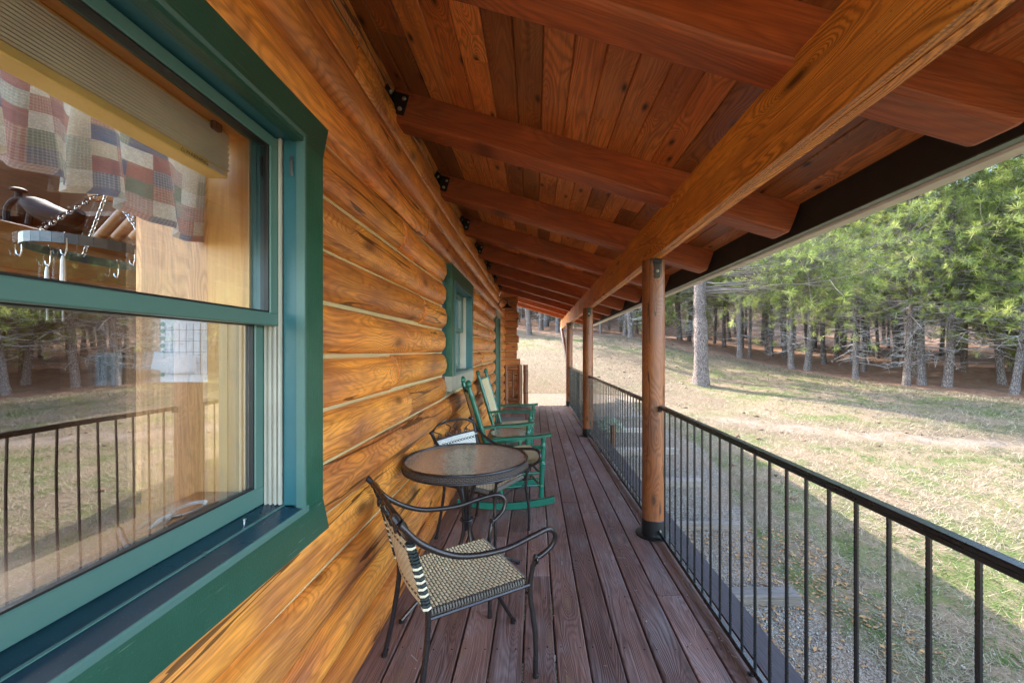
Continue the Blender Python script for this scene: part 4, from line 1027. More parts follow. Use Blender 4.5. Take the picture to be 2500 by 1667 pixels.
def patio_chair(label, loc, rz, backmat):
    t = thing('patio_chair', label, 'chair', loc, rz, 'wrought metal patio chairs with woven cord seats')
    B = M['bronze']
    for s in (-1, 1):
        # front leg
        c = MB(); c.tube(curve_pts([(s*.232, .262, 0), (s*.228, .262, .18), (s*.212, .245, .36), (s*.213, .255, .46), (s*.222, .268, .505)], 6), .0115, 10)
        c.lathe([(.014, 0), (.014, .012), (.0115, .014)], (s*.232, .262, 0), 10); c.build('leg', B, t, True)
        c = MB(); c.tube(curve_pts([(s*.245, -.275, 0), (s*.232, -.235, .2), (s*.222, -.212, .42), (s*.232, -.245, .60), (s*.248, -.30, .775), (s*.254, -.325, .815)], 6), [.0115]*25+[.0125]*6, 10)
        c.lathe([(.014, 0), (.014, .012), (.0115, .014)], (s*.245, -.275, 0), 10)
        c.tube([(s*.272, -.335, .822), (s*.262, -.345, .838), (s*.243, -.345, .836), (s*.236, -.33, .82), (s*.246, -.318, .808)], [.012, .0125, .013, .012, .009], 8)
        c.build('rear_leg', B, t, True)
        # swooping arm that curls in a loop onto the front leg
        c = MB(); c.tube(curve_pts([(s*.256, -.325, .805), (s*.262, -.24, .715), (s*.268, -.10, .640), (s*.268, .08, .617), (s*.262, .22, .634), (s*.25, .315, .640), (s*.243, .358, .605), (s*.236, .345, .555), (s*.225, .285, .517), (s*.222, .262, .52)], 7), .0118, 10)
        c.tube([(s*.222+.018*math.cos(a), .268, .507+.018*math.sin(a)) for a in [rad(30*i) for i in range(12)]], .004, 6, closed=True)
        c.build('arm', B, t, True)
    # seat frame
    c = MB(); z = .425; pts = [(-.215, .215, z), (-.205, -.205, z), (.205, -.205, z), (.215, .215, z)]
    c.tube(pts, .010, 8, closed=True); c.build('seat_frame', B, t, True)
    mb, uv = grid_surface((-.205, -.205, .436), (.205, -.205, .436), (.215, .215, .436), (-.215, .215, .436), 30, 30, .014); mb.build('seat', M['weave_seat'], t, True, uv)
    # cord wraps round the frame
    c = MB()
    for k in range(34):
        f = (k+.5)/34; x = -.205+.41*f
        for yy in (-.205, .215): c.tube([(x, yy+.0145*math.cos(a), z+.0145*math.sin(a)) for a in [rad(60*i) for i in range(6)]], .0035, 4, closed=True)
        y = -.20+.41*f
        for xx in (-1, 1): xr = xx*(.205+.01*f); c.tube([(xr+.0145*math.cos(a), y, z+.0145*math.sin(a)) for a in [rad(60*i) for i in range(6)]], .0035, 4, closed=True)
    c.build('seat_cord', M['weave_wrap'], t, True)
    # back panel
    def bp(x, z):
        f = (z-.42)/(.775-.42); return (x*(.222+.026*f), -.212-.088*f**1.15, z)
    mb = MB(); uv = []
    nu, nv = 24, 16
    for sd_ in (0, 1):
        for i in range(nu+1):
            for j in range(nv+1):
                x = -1+2*i/nu; z_ = .455+.275*j/nv; p = bp(x, z_); mb.v.append((p[0], p[1]-.02*(1-x*x)+(.006 if sd_ == 0 else -.006), p[2])); mb.r.append(0); uv.append(((x+1)*.22, z_-.455, 0))
    K = (nu+1)*(nv+1)
    for i in range(nu):
        for j in range(nv): a = i*(nv+1)+j; mb.f.append((a, a+1, a+nv+2, a+nv+1)); mb.f.append((K+a, K+a+nv+1, K+a+nv+2, K+a+1))
    mb.build('backrest', backmat, t, True, uv)
    c = MB(); c2 = MB()
    for k in range(20):
        z_ = .46+.265*k/19
        for s in (-1, 1):
            p = bp(s, z_); (c2 if (k in (1, 2, 3, 14, 15, 16) or k % 2) else c).tube([(p[0]+.0155*math.cos(a), p[1]+.0155*math.sin(a), p[2]) for a in [rad(60*i) for i in range(6)]], .0052, 5, closed=True)
    tag(c.build('back_cord', backmat_wrap(backmat), t, True), kind='stuff'); tag(c2.build('dark_cord', M['darkcord'], t, True), kind='stuff')
    # iron crest: arched top rail with scrolls
    c = MB(); c.tube(curve_pts([bp(-1, .80), (-.17, -.335, .838), (0, -.342, .852), (.17, -.335, .838), bp(1, .80)], 8), .009, 8)
    c.tube([bp(-1, .738), bp(-.5, .741), bp(0, .743), bp(.5, .741), bp(1, .738)], .0065, 6)
    for s in (-1, 1):
        for x0 in (.05, .13):
            q = []
            for i in range(22):
                a = i*.42; r = .024*(1-i/26); q.append((s*(x0+.028)+s*r*math.cos(a+2.6), -.318, .758+r*math.sin(a+2.6)))
            c.tube(q, .0038, 5)
        c.tube(curve_pts([(s*.01, -.312, .745), (s*.04, -.325, .77), (s*.015, -.335, .80), (s*.07, -.338, .838)], 5), .0042, 5)
        c.tube(curve_pts([(s*.20, -.31, .745), (s*.15, -.318, .765), (s*.20, -.325, .79), (s*.225, -.325, .80)], 5), .0042, 5)
    c.build('crest', B, t, True)
    # scrolled aprons between the legs
    for yy in (.25,):
        c = MB(); c.tube(curve_pts([(-.205, yy, .40), (-.185, yy, .375), (-.1, yy, .372), (0, yy, .385), (.1, yy, .372), (.185, yy, .375), (.205, yy, .40)], 6), .0035, 5)
        for s in (-1, 1):
            q = [(s*(.180)+s*(.02*(1-i/20))*math.cos(i*.5), yy, .355+(.02*(1-i/20))*math.sin(i*.5)) for i in range(16)]; c.tube(q, .0035, 5)
        c.build('apron', B, t, True)
    c = MB()
    for s in (-1, 1): c.tube([(s*.222, -.215, .41), (s*.214, .245, .40)], .007, 6)
    c.tube([(0, .05, .415), (0, .05, .36)], .008, 8); c.lathe([(.012, .36), (.020, .345), (.020, .33), (.008, .322)], (0, .05, 0), 10)
    c.build('stretcher', B, t, True)
    return t
M['weave_wrap'] = paint('grey_cord', (.16, .14, .12), .6, bump=.2)
M['darkcord'] = paint('dark_cord', (.012, .022, .02), .5)
M['creamcord'] = paint('cream_cord', (.80, .72, .52), .6, bump=.2); M['whitecord'] = paint('white_cord', (.62, .60, .54), .6, bump=.2)
def backmat_wrap(b): return M['whitecord'] if b is M['weave_white'] else M['creamcord']
f1 = Vector((.85, .53)); f2 = Vector((.87, -.50))
patio_chair('patio chair nearest the camera, cream woven back turned to us', (-.3415, 1.831, 0), math.atan2(-f1.x, f1.y), M['weave_back'])
patio_chair('patio chair behind the glass table, white woven back facing us', (-.39, 3.145, 0), math.atan2(-f2.x, f2.y), M['weave_white'])

def bistro_table():
    t = thing('patio_table', 'round patio table with pebbled glass top and woven metal rim', 'table', (-.408, 2.42, 0)); R = .365; z = .785
    c = MB(); c.lathe([(R-.012, z-.006), (R-.012, z-.001)], (0, 0, 0), 64); c.build('glass_top', M['tglass'], t)
    c = MB(); c.tube([((R-.004)*math.cos(rad(5*i)), (R-.004)*math.sin(rad(5*i)), z) for i in range(72)], .008, 8, closed=True)
    c.tube([(R*math.cos(rad(5*i)), R*math.sin(rad(5*i)), z-.042) for i in range(72)], .006, 8, closed=True); c.build('rim', M['bronze'], t, True)
    mb = MB(); uv = []; n = 96
    for i in range(n+1):
        a = 2*math.pi*i/n
        for j, zz in enumerate((z-.004, z-.022, z-.040)): mb.v.append(((R+.002)*math.cos(a), (R+.002)*math.sin(a), zz)); mb.r.append(0); uv.append((R*a, zz, 0))
    for i in range(n):
        for j in range(2): a = i*3+j; mb.f.append((a, a+3, a+4, a+1))
    o = mb.build('rim_band', M['rimweave'], t, True, uv)
    for k in range(4):
        A = rad(45+90*k); ca, sa = math.cos(A), math.sin(A); c = MB()
        P_ = lambda r, z_: (r*ca, r*sa, z_)
        c.tube(curve_pts([P_(.20, z-.025), P_(.12, .70), P_(.045, .58), P_(.022, .42), P_(.05, .28), P_(.16, .15), P_(.31, .075), P_(.415, .012)], 7), .0105, 8)
        c.tube([P_(.415, .0), P_(.415, .014)], .015, 10); c.build('leg', M['bronze'], t, True)
    for k in range(4):
        A = rad(90*k); ca, sa = math.cos(A), math.sin(A); c = MB()
        c.tube(curve_pts([(.14*ca, .14*sa, z-.02), (.07*ca, .07*sa, .67), (.028*ca, .028*sa, .52), (.02*ca, .02*sa, .36)], 6), .007, 6); c.build('inner_rod', M['bronze'], t, True)
    c = MB(); c.tube([(.038*math.cos(rad(20*i)), .038*math.sin(rad(20*i)), .42) for i in range(18)], .006, 6, closed=True)
    c.tube([(.34*math.cos(rad(10*i)), .34*math.sin(rad(10*i)), z-.03) for i in range(36)], .005, 6, closed=True); c.build('ring', M['bronze'], t, True)
bistro_table()

def turned(mb, a, b, r=.02, seg=12, rings_=((.12, 1.25), (.2, .8), (.8, 1.2), (.88, .8))):
    a, b = Vector(a), Vector(b); pts = []; rs = []
    for i in range(41):
        t = i/40; q = 1+.12*math.sin(math.pi*t)
        for (p, m_) in rings_: q *= 1+(m_-1)*math.exp(-((t-p)/.018)**2)
        pts.append(a.lerp(b, t)); rs.append(r*q)
    mb.tube(pts, rs, seg)
def rocking_chair(label, loc, rz, tilt=0):
    t = thing('rocking_chair', label, 'rocking chair', loc, rz, 'green porch rocking chairs'); G = M['rocker']; hw = .285
    for s in (-1, 1):
        x = s*hw; c = MB()   # rear post with finial, leaning back
        turned(c, (x*.92, -.20, .10), (x*.96, -.50, 1.10), .021, 12, ((.30, 1.2), (.33, .85), (.46, 1.15), (.60, .85), (.62, 1.2), (.93, 1.2)))
        c.lathe([(.018, 0), (.026, .01), (.029, .03), (.024, .05), (.012, .062), (.004, .066)], (x*.96, -.505, 1.10), 12); c.build('back_post', G, t, True)
        c = MB(); turned(c, (x, .15, .085), (x, .175, .64), .022, 12, ((.18, 1.25), (.55, 1.25), (.60, .8), (.85, 1.2), (.9, .75))); c.build('leg', G, t, True)
        # flat curved arm
        c = MB(); n = 14; pr = []
        P1 = []; P2 = []
        for i in range(n+1):
            f = i/n; y = -.36+.60*f; w = .026+.018*f; z_ = .625+.035*f+.006*math.sin(f*6); xx = x+s*.015*f
            P1.append((xx, y, z_, w*(1 if f < .97 else .8)))
        vs = []
        for (xx, y, z_, w) in P1: vs += [(xx-w, y, z_-.011), (xx+w, y, z_-.011), (xx+w, y, z_+.009), (xx+w*.8, y, z_+.013), (xx-w*.8, y, z_+.013), (xx-w, y, z_+.009)]
        fs = [(i*6+k, i*6+(k+1) % 6, (i+1)*6+(k+1) % 6, (i+1)*6+k) for i in range(n) for k in range(6)]+[(5, 4, 3, 2, 1, 0), tuple(n*6+k for k in range(6))]
        c.add(vs, fs); c.build('arm', G, t, True)
        # runner
        c = MB(); n = 24; vs = []
        for i in range(n+1):
            y = -.60+.88*i/n; z_ = .018+.27*(y+.02)**2; h = .030*(1-.25*abs(y)/.6)
            vs += [(x*.98-.015, y, z_-.016), (x*.98+.015, y, z_-.016), (x*.98+.015, y, z_+h+.014), (x*.98-.015, y, z_+h+.014)]
        fs = [(i*4+k, i*4+(k+1) % 4, (i+1)*4+(k+1) % 4, (i+1)*4+k) for i in range(n) for k in range(4)]+[(3, 2, 1, 0), tuple(n*4+k for k in range(4))]
        c.add(vs, fs); c.build('runner', G, t)
        c = MB()
        for z_ in (.20, .31): c.tube([(x, .155, z_), (x*.94, -.225-.03*(z_ > .25), z_)], .011, 8)
        c.build('side_rung', G, t, True)
    c = MB()
    for (y, z_) in ((.155, .18), (.158, .29), (.165, .385), (-.235, .22), (-.285, .395)): c.tube([(-hw, y, z_), (hw, y, z_)], .012, 8)
    c.build('cross_rung', G, t, True)
    mb, uv = grid_surface((-.25, -.25, .40), (.25, -.25, .40), (.285, .185, .425), (-.285, .185, .425), 24, 24, .018, thick=.03); mb.build('seat', M['rush'], t, True, uv)
    # woven back between posts
    mb = MB(); uv = []; nu, nv = 16, 24
    for sd_ in (0, 1):
        for i in range(nu+1):
            for j in range(nv+1):
                xx = -1+2*i/nu; f = j/nv; z_ = .56+.48*f; y = -.20-.30*(z_-.10); mb.v.append((xx*(hw*.94-.012), y-.02*(1-xx*xx)+(.008 if sd_ else -.008), z_)); mb.r.append(0); uv.append(((xx+1)*.26, f*.48, 0))
    K = (nu+1)*(nv+1)
    for i in range(nu):
        for j in range(nv): a = i*(nv+1)+j; mb.f.append((a, a+nv+1, a+nv+2, a+1)); mb.f.append((K+a, K+a+1, K+a+nv+2, K+a+nv+1))
    mb.build('backrest', M['rushback'], t, True, uv)
    c = MB()
    for z_ in (.55, 1.05): y = -.20-.30*(z_-.10); c.tube([(-hw*.94, y, z_), (hw*.94, y, z_)], .014, 8)
    c.build('back_rail', G, t, True)
    return t
M['rushback'] = weave('rush_back', (.95, .80, .50), (.5, .35, .17), 34)
g1 = Vector((.965, .26)); g2 = Vector((.998, -.06))
rocking_chair('nearer green rocking chair beside the round glass table', (-.165, 3.93, 0), math.atan2(-g1.x, g1.y))
rocking_chair('farther green rocking chair with pale woven back, close to the door', (-.215, 5.47, 0), math.atan2(-g2.x, g2.y))
st = thing('side_table', 'small round green side table with glass top between the rocking chairs', 'table', (-.30, 4.72, 0))
c = MB(); c.lathe([(.215, .462), (.215, .47)], (0, 0, 0), 40); c.build('glass_top', M['tglass'], st)
c = MB(); c.lathe([(.205, .395), (.222, .40), (.222, .455), (.228, .461), (.217, .4615), (.205, .455)], (0, 0, 0), 40); c.build('apron', M['rocker'], st, True)
for k in range(4):
    A = rad(45+90*k); c = MB(); turned(c, (.19*math.cos(A), .19*math.sin(A), 0), (.17*math.cos(A), .17*math.sin(A), .40), .016, 10); c.build('leg', M['rocker'], st, True)

# ------------------------------------------------------------------ steps and yard pieces
TL = ['nearest weathered timber step in the gravel below the railing', 'narrow dark timber step, second from the camera', 'pale timber step just right of the first porch post', 'pale timber step behind the first porch post',
      'grey timber step beyond the first porch post, fifth up the slope', 'topmost timber step near the lawn']
for i, (x0, x1, y, w) in enumerate(((1.35, 2.5, 3.86, .16), (1.5, 2.5, 4.97, .09), (1.3, 2.5, 6.05, .16), (1.3, 2.5, 7.13, .16), (1.3, 2.5, 8.25, .15), (1.3, 2.55, 9.4, .14))):
    c = MB(); n = 12; c.bbox(-(x1-x0)/2, (x1-x0)/2, -w/2, w/2, -.10, .05, .012, i*.17); o = c.build('timber_step', M['timber'])
    o.location = ((x0+x1)/2, y, Z(min(2.2, x1), y)+.035); o.rotation_euler = (0, 0, rad((-1)**i*.8)); tag(o, TL[i], 'step', 'timber steps on the gravel slope')
c = MB(); c.tube([(0, 0, -.2), (0.01, 0, .42)], [.055, .05], 12); o = c.build('stump_post', M['post'], None, True); o.location = (1.42, 7.4, Z(1.5, 7.4)); tag(o, 'short dark wooden stake beside the gravel steps', 'post')
def bush(name, label, x, y, R, seed, stops, n=500, cat='shrub'):
    rg = np.random.default_rng(seed); a = rg.random(n)*6.28; el = np.arcsin(rg.random(n)); r = R*(.5+.5*rg.random(n)**.5)
    c = np.stack([r*np.cos(el)*np.cos(a), r*np.cos(el)*np.sin(a), r*np.sin(el)*.9], -1); u = rg.normal(size=(n, 3)); u /= np.linalg.norm(u, axis=1)[:, None]; w = np.cross(u, rg.normal(size=(n, 3))); w /= np.linalg.norm(w, axis=1)[:, None]
    s = R*.10; Vv = np.stack([c-u*s, c-w*s*.45, c+u*s, c+w*s*.45], 1).reshape(-1, 3)
    o = np_mesh(name, Vv, np.arange(4*n).reshape(-1, 4), blade_mat(name+'_leaf', stops), None, False, {'rnd': np.repeat(rg.random(n), 4)}); o.location = (x, y, Z(x, y)); tag(o, label, cat); return o
bush('low_plant', 'low silvery plant beside the deck behind the second railing', 1.55, 8.3, .30, 4, [(0, (.45, .48, .42)), (.5, (.22, .30, .16)), (1, (.5, .52, .48))], 700, 'plant')
# picnic frame in the wood
def rough_post(mb, x, y, h, r=.07): z = Z(x, y); mb.box(x-r, x+r, y-r, y+r, z-.1, z+h)
wf = thing('wooden_frame', 'low brown wooden fence frame standing among the pines', 'fence')
x0_, x1_, Yw = PX(2172, 24), PX(2272, 22), 23
for x in (x0_, x1_): c = MB(); rough_post(c, x, Yw, 1.15); c.build('post', M['timberbrown'] if 'timberbrown' in M else M['post'], wf)
c = MB(); z_ = (Z(x0_, Yw)+Z(x1_, Yw))/2; c.box(x0_, x1_, Yw-.04, Yw+.04, z_+.85, z_+1.0); c.build('rail', M['post'], wf)

# ------------------------------------------------------------------ pines
def bark_mat():
    m, nt, P = new_mat('pine_bark'); g = N(nt); p = g.coord()
    oi = g.node('ObjectInfo').outputs['Random']
    v = g.voro(g.mapv(p, (26, 26, 7)), 1, 'DISTANCE_TO_EDGE'); n = g.noise(g.mapv(p, (9, 9, 4)), 1, 4, .65); n2 = g.noise(g.mapv(p, (60, 60, 22)), 1, 3, .7)
    c = g.mix(g.ramp(n, [(.35, (0, 0, 0)), (.68, (1, 1, 1))]), (.27, .21, .175), (.15, .10, .078))
    c = g.mix(g.math('MULTIPLY', oi, .8), c, (.19, .18, .18)); c = g.mix(g.ramp(n2, [(.5, (0, 0, 0)), (.75, (1, 1, 1))]), c, g.mix(.3, c, (.48, .44, .42)))
    c = g.mix(g.ramp(v, [(.0, (1, 1, 1)), (.14, (0, 0, 0))]), c, (.05, .035, .03))
    g.set(P.inputs['Base Color'], c); P.inputs['Roughness'].default_value = .95; P.inputs['Specular IOR Level'].default_value = .1
    h = g.math('ADD', g.math('MINIMUM', v, .25), g.math('MULTIPLY', n2, .25)); g.set(P.inputs['Normal'], g.bump(h, 1.0, .06)); return m
def twig_mat():
    m, nt, P = new_mat('dead_twigs'); g = N(nt); c = g.ramp(g.attr(), [(0, (.24, .22, .21)), (.6, (.42, .39, .37)), (1, (.15, .12, .10))])
    g.set(P.inputs['Base Color'], c); P.inputs['Roughness'].default_value = .9; return m
M['bark'] = bark_mat(); M['twig'] = twig_mat()
M['needles'] = blade_mat('pine_needles', [(0, (.05, .072, .024)), (.35, (.15, .19, .042)), (.7, (.33, .375, .090)), (.93, (.48, .50, .16)), (1, (.34, .21, .10))], .5, .38)
def tube_np(P, R, seg=4):
    """P (n,3) R (n) -> verts, faces"""
    n = len(P); T = np.gradient(P, axis=0); T /= np.linalg.norm(T, axis=1)[:, None]+1e-9
    up = np.array([0, 0, 1.0]); U = np.cross(T, up); L = np.linalg.norm(U, axis=1); U[L < 1e-3] = (1, 0, 0); U /= np.linalg.norm(U, axis=1)[:, None]; Wv = np.cross(U, T)
    a = np.arange(seg)*2*np.pi/seg; V = P[:, None]+R[:, None, None]*(np.cos(a)[None, :, None]*U[:, None]+np.sin(a)[None, :, None]*Wv[:, None])
    I = np.arange(n*seg).reshape(n, seg); J = np.roll(I, -1, 1); F_ = np.stack([I[:-1], J[:-1], J[1:], I[1:]], -1).reshape(-1, 4)
    return V.reshape(-1, 3), F_
def pine_meshes(seed, H=13, r0=.17, cb=3.2, cr=2.0, ntuft=620, K=22, dead=46, lowside=None):
    rg = np.random.default_rng(seed)
    # trunk
    n = 26; zz = np.linspace(-.25, H, n); bend = .25*rg.normal(size=2)
    P = np.stack([bend[0]*np.sin(zz/H*2.2)*.6+.04*np.sin(zz*.9+seed), bend[1]*np.sin(zz/H*1.9)*.6+.04*np.cos(zz*.8+seed), zz], -1); P[:, :2] -= P[0, :2]
    R = r0*(1-.9*np.clip(zz/H, 0, 1))**.8+r0*.35*np.exp(-np.clip(zz, 0, 9)/.22)
    V, F_ = tube_np(P, R, 14); a = np.arctan2(V[:, 1], V[:, 0]); V[:, :2] *= (1+.04*np.sin(5*a+V[:, 2]*2)[:, None]*(V[:, 2:3] < 3))
    tm = (V, F_)
    def at(z): return np.array([np.interp(z, zz, P[:, 0]), np.interp(z, zz, P[:, 1]), z]), np.interp(z, zz, R)
    BV, BF, BR, nb = [], [], [], 0; tips = []
    def branch(p0, d, L, r, droop, green, seg=4):
        nonlocal nb
        n = 8; t = np.linspace(0, 1, n); q = p0[None]+d[None]*(t*L)[:, None]; q[:, 2] += droop*L*t**2
        q[1:] += np.cumsum(rg.normal(0, .03*L/2, (n-1, 3)), 0)*.7
        V, F_ = tube_np(q, r*(1-.8*t)+.0025, seg); BV.append(V); BF.append(F_+nb); nb += len(V); BR.append(np.full(len(V), rg.random()*.85 if not green else 1.0)); return q
    for i in range(dead):
        z = .8+(cb+2.2-.8)*rg.random()**.75; p0, rr = at(z); a = rg.random()*6.283; d = np.array([math.cos(a), math.sin(a), rg.normal(-.05, .18)]); L = .45+.85*rg.random()
        q = branch(p0, d, L, .013, rg.normal(-.02, .12), False)
        for k in range(rg.integers(2, 6)):
            j = rg.integers(2, 8); dd = d*.5+rg.normal(0, .55, 3); branch(q[j], dd/np.linalg.norm(dd), L*(.2+.35*rg.random()), .006, rg.normal(0, .15), False, 3)
    nbr = int(ntuft/11)
    for i in range(nbr):
        f = ((i+rg.random())/nbr)**1.05; z = cb+(H-.3-cb)*f; p0, rr = at(z); a = i*2.4+rg.normal(0, .4); prof = (1-f)**.7*(.75+.25*min(1, f*6+.4)); L = cr*prof*(.7+.5*rg.random())+.25
        low = lowside is not None and f < .2
        if low: a = lowside+rg.normal(0, .45); L *= 1.5; z = cb-.1+1.3*rg.random(); p0, rr = at(z)
        d = np.array([math.cos(a), math.sin(a), (-.06 if low else .12)+.35*f+rg.normal(0, .1)]); q = branch(p0, d, L, .022*(1-.6*f), rg.normal(.08, .06), True)
        m = 34 if low else 11
        for k in range(m):
            j = int(3+rg.random()*5); j = min(j, 7); dd = d*.8+rg.normal(0, .6, 3); dd[2] += .25; dd /= np.linalg.norm(dd); l2 = L*(.12+.25*rg.random())+.08
            if k == 0: tips.append((q[-1], d)); continue
            e = q[j]+dd*l2
            V, F_ = tube_np(np.stack([q[j], (q[j]+e)/2+rg.normal(0, .02, 3), e]), np.array([.007, .005, .004]), 3); BV.append(V); BF.append(F_+nb); nb += len(V); BR.append(np.full(len(V), 1.0)); tips.append((e, dd))
    TP = np.array([t[0] for t in tips]); TD = np.array([t[1] for t in tips]); nt_ = len(TP)
    d = TD[:, None]*.55+rg.normal(0, .62, (nt_, K, 3)); d[..., 2] += .12; d /= np.linalg.norm(d, axis=2)[..., None]
    L = (.13+.11*rg.random((nt_, 1, 1))+.05*rg.random((nt_, K, 1))); b = TP[:, None]-TD[:, None]*(.10*rg.random((nt_, K, 1))); s_ = np.cross(d, rg.normal(size=d.shape)); s_ /= np.linalg.norm(s_, axis=2)[..., None]; w = .0062
    CV = np.stack([b-s_*w*.5, b+s_*w*.5, b+d*L*.6+s_*w, b+d*L], 2)
    CV = np.stack([b-s_*w*.4, b+d*L*.55-s_*w, b+d*L, b+d*L*.55+s_*w], 2).reshape(-1, 3); CF = np.arange(len(CV)).reshape(-1, 4)
    rr = np.clip(rg.normal(.46, .26, (nt_, 1))+rg.normal(0, .1, (nt_, K)), 0, 1)*.95; rr = np.repeat(rr.ravel(), 4)
    return tm, (np.concatenate(BV), np.concatenate(BF), np.concatenate(BR)), (CV, CF, rr)
def make_pine(name, label, args, group):
    (tv, tf), (bv, bf, brr), (cv, cf, cr_) = pine_meshes(**args)
    t = thing(name, label, 'tree', group=group)
    np_mesh('trunk', tv, tf, M['bark'], t, True); np_mesh('branches', bv, bf, M['twig'], t, True, {'rnd': brr})
    np_mesh('crown', cv, cf, M['needles'], t, False, {'rnd': cr_}); return t
GRP = 'pines of the wood beyond the lawn'
protos = [
 dict(seed=11, H=13.5, r0=.155, cb=3.2, cr=2.5, ntuft=1100, K=32, dead=76),
 dict(seed=12, H=12, r0=.135, cb=2.9, cr=2.3, ntuft=1000, K=32, dead=80),
 dict(seed=13, H=15, r0=.18, cb=4.8, cr=2.6, ntuft=1050, K=32, dead=64),
 dict(seed=14, H=11, r0=.105, cb=3.6, cr=1.9, ntuft=850, K=30, dead=80),
 dict(seed=15, H=9, r0=.12, cb=1.5, cr=2.3, ntuft=850, K=32, dead=30),
 dict(seed=16, H=4.2, r0=.05, cb=.4, cr=1.2, ntuft=420, K=22, dead=6)]
PR = []
used = set()
def place_pine(kind, x, y, label, sc=1.0, wide=1.0, rz=None):
    if kind not in used:
        t = make_pine('pine_tree', label, protos[kind], GRP); PR.append((kind, t)); used.add(kind)
    else:
        t = copy_tree([q for k_, q in PR if k_ == kind][0]); t['label'] = label
    t.location = (x, y, Z(x, y)-.02); t.rotation_euler = (random.uniform(-.02, .02), random.uniform(-.02, .02), random.uniform(0, 6.28) if rz is None else rz); t.scale = (sc*wide, sc*wide, sc); return t
def distant_wood():
    n = 90000; x = -30+RNG.random(n)*130; y = 52+RNG.random(n)*60; h = RNG.random(n)**.8*11*(.6+.8*vnoise(x, y, .35, 5)); c = np.stack([x, y, terr(x, y)+h], -1)
    u = RNG.normal(size=(n, 3)); u /= np.linalg.norm(u, axis=1)[:, None]; w = np.cross(u, RNG.normal(size=(n, 3))); w /= np.linalg.norm(w, axis=1)[:, None]
    s_ = (.25+.45*RNG.random(n))[:, None]; Vv = np.stack([c-u*s_, c-w*s_*.3, c+u*s_, c+w*s_*.3], 1).reshape(-1, 3)
    m = blade_mat('far_foliage', [(0, (.08, .10, .045)), (.5, (.18, .22, .08)), (.85, (.32, .36, .14)), (1, (.27, .23, .18))], .7, .3)
    tag(np_mesh('distant_foliage', Vv, np.arange(4*n).reshape(-1, 4), m, None, False, {'rnd': np.repeat(RNG.random(n), 4)}), kind='stuff')
distant_wood()
# lone big pine on the lawn
big = dict(seed=33, H=17, r0=.29, cb=3.7, cr=3.4, ntuft=1900, K=30, dead=0, lowside=-.25)
bt = make_pine('pine_tree', 'thick lone pine on the lawn just right of the nearest porch post', big, GRP); bt.location = (PX(1711, 16.1), 16.1, Z(PX(1711, 16.1), 16.1)-.02)
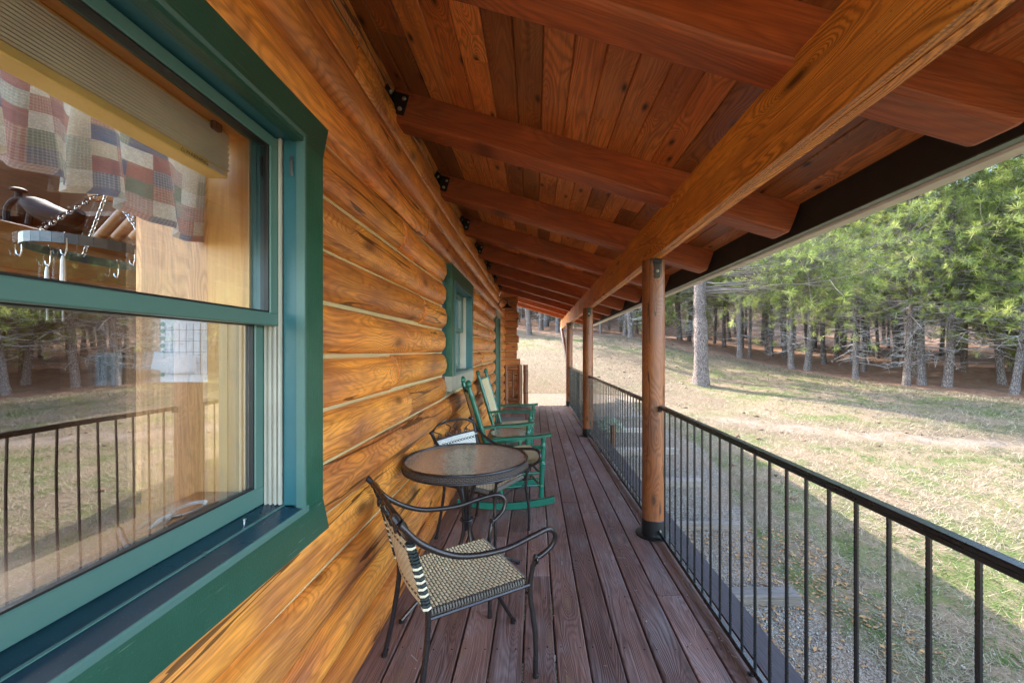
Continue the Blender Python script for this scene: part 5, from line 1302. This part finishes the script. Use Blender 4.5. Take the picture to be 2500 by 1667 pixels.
# pines told apart at the edge of the wood: (px of base, depth, kind, scale, width, label)
EDGE = [(2212,16.2,0,1.0,.80,'leftmost of three grey pines at the edge of the wood on the right'),(2252,16.5,1,1.05,.95,'middle pine of three at the wood edge, reddish and dark barked'),
 (2310,15.9,3,1.1,1.2,'bent grey pine trunk standing a little right of the row of three'),(2474,14.2,4,1.0,.95,'pine at the right border with low green boughs over its trunk'),
 (2087,19.2,3,1.15,.95,'slender leaning pine left of the three wood edge pines'),(1970,20.5,2,.95,.95,'stout pine forming the right half of a pair at the lawn edge'),
 (1933,20.8,1,1.1,.9,'pine forming the left half of a pair at the lawn edge'),(1808,24.0,2,1.0,.95,'reddish pine right of the big lone pine at the lawn edge'),
 (1829,24.5,3,1.1,.8,'thin pale pine close behind the reddish one at the lawn edge'),(2012,24.5,0,1.0,.9,'dark straight pine standing in the brown needle floor'),
 (2042,27,2,.95,.85,'leaning dark pine deeper on the brown needle floor'),(1882,27,1,1.1,.95,'grey pine left of the pair, on the needle floor'),
 (1917,26.5,0,1.0,.9,'dark narrow pine between the pair and the reddish pine'),(2185,22.5,0,1.0,1.0,'dark pine next to the low brown wooden frame'),(2233,18.5,3,1.2,1.2,'short grey pine trunk behind the row of three'),
 (2355,22.5,1,1.0,.95,'dark slim pine behind the bent grey one'),(2113,29,2,1.0,.85,'dark pine trunk far behind the slender leaning pine'),(2143,27,3,1.1,.9,'thin straight pine far behind the wooden frame'),
 (1293,30.5,2,1.0,1.1,'dark pine trunk on the hill seen past the end of the deck'),(1329,37,2,1.1,1.7,'broad pale pine trunk on the hilltop behind the deck'),(1361,31.5,0,1.0,.95,'narrow pine on the hill just left of the beam end'),
 (1541,27.5,0,1.0,1.15,'pale grey pine left of the nearest post with a green seedling'),(1659,31,0,1.0,1.3,'pale pine left of the big lone pine'),(1681,32,2,.9,1.0,'darker pine touching the left side of the lone pine'),(1744,33,3,1.1,1.0,'slender pine just right of the lone pine')]
for (px, Y, kd, sc, wd, lb) in EDGE: place_pine(kd, PX(px, Y), Y, lb, sc, wd)
place_pine(2, PX(1594, 19.5), 19.5, 'added pine hidden behind the nearest porch post to shade the lawn', 1.0, .8)  # unseen tree added so its crown throws more shade across the lawn
LOW = [(17.6, 12.8), (19.6, 13.9), (21.6, 12.0), (24.2, 10.9), (19.2, 16.6), (22.6, 14.8)]
for x, y in LOW: place_pine(4, x, y, 'bushy low pine growing under the taller pines', random.uniform(.9, 1.15), 1.05)
pts_ = [(PX(e[0], e[1]), e[1]) for e in EDGE]+LOW; rt = random.Random(99); cnt = 0; tries = 0
while cnt < 256 and tries < 9000:
    tries += 1; x = rt.uniform(-16, 52); e = float(forest_edge(x)); y = e+1.2+rt.random()**1.25*38
    if x < -2 and rt.random() < .6: continue
    if x > 34 and y > 38: continue
    px = VX+F*x/max(y, 1)
    mind = 1.4 if y < 35 else 1.8
    if any((x-a)**2+(y-b)**2 < mind**2 for a, b in pts_): continue
    if 5 < x < 12 and y < 25: continue
    pts_.append((x, y)); cnt += 1
    near = y < e+5
    kd = rt.choice([4, 4, 1]) if (x > 17 and y < 20) else rt.choice([4, 0, 1, 3, 1] if near and x > 13 else ([0, 1, 2, 3, 3, 3, 5] if y < e+18 else [0, 1, 2, 3, 4, 5]))
    lb = 'slim pine trunk in the dense shaded stand of the wood' if kd in (0, 1, 2, 3) else ('bushy low pine growing under the taller pines' if kd == 4 else 'small green pine sapling under the taller trees')
    place_pine(kd, x, y, lb, rt.uniform(.85, 1.2), rt.uniform(.85, 1.1))
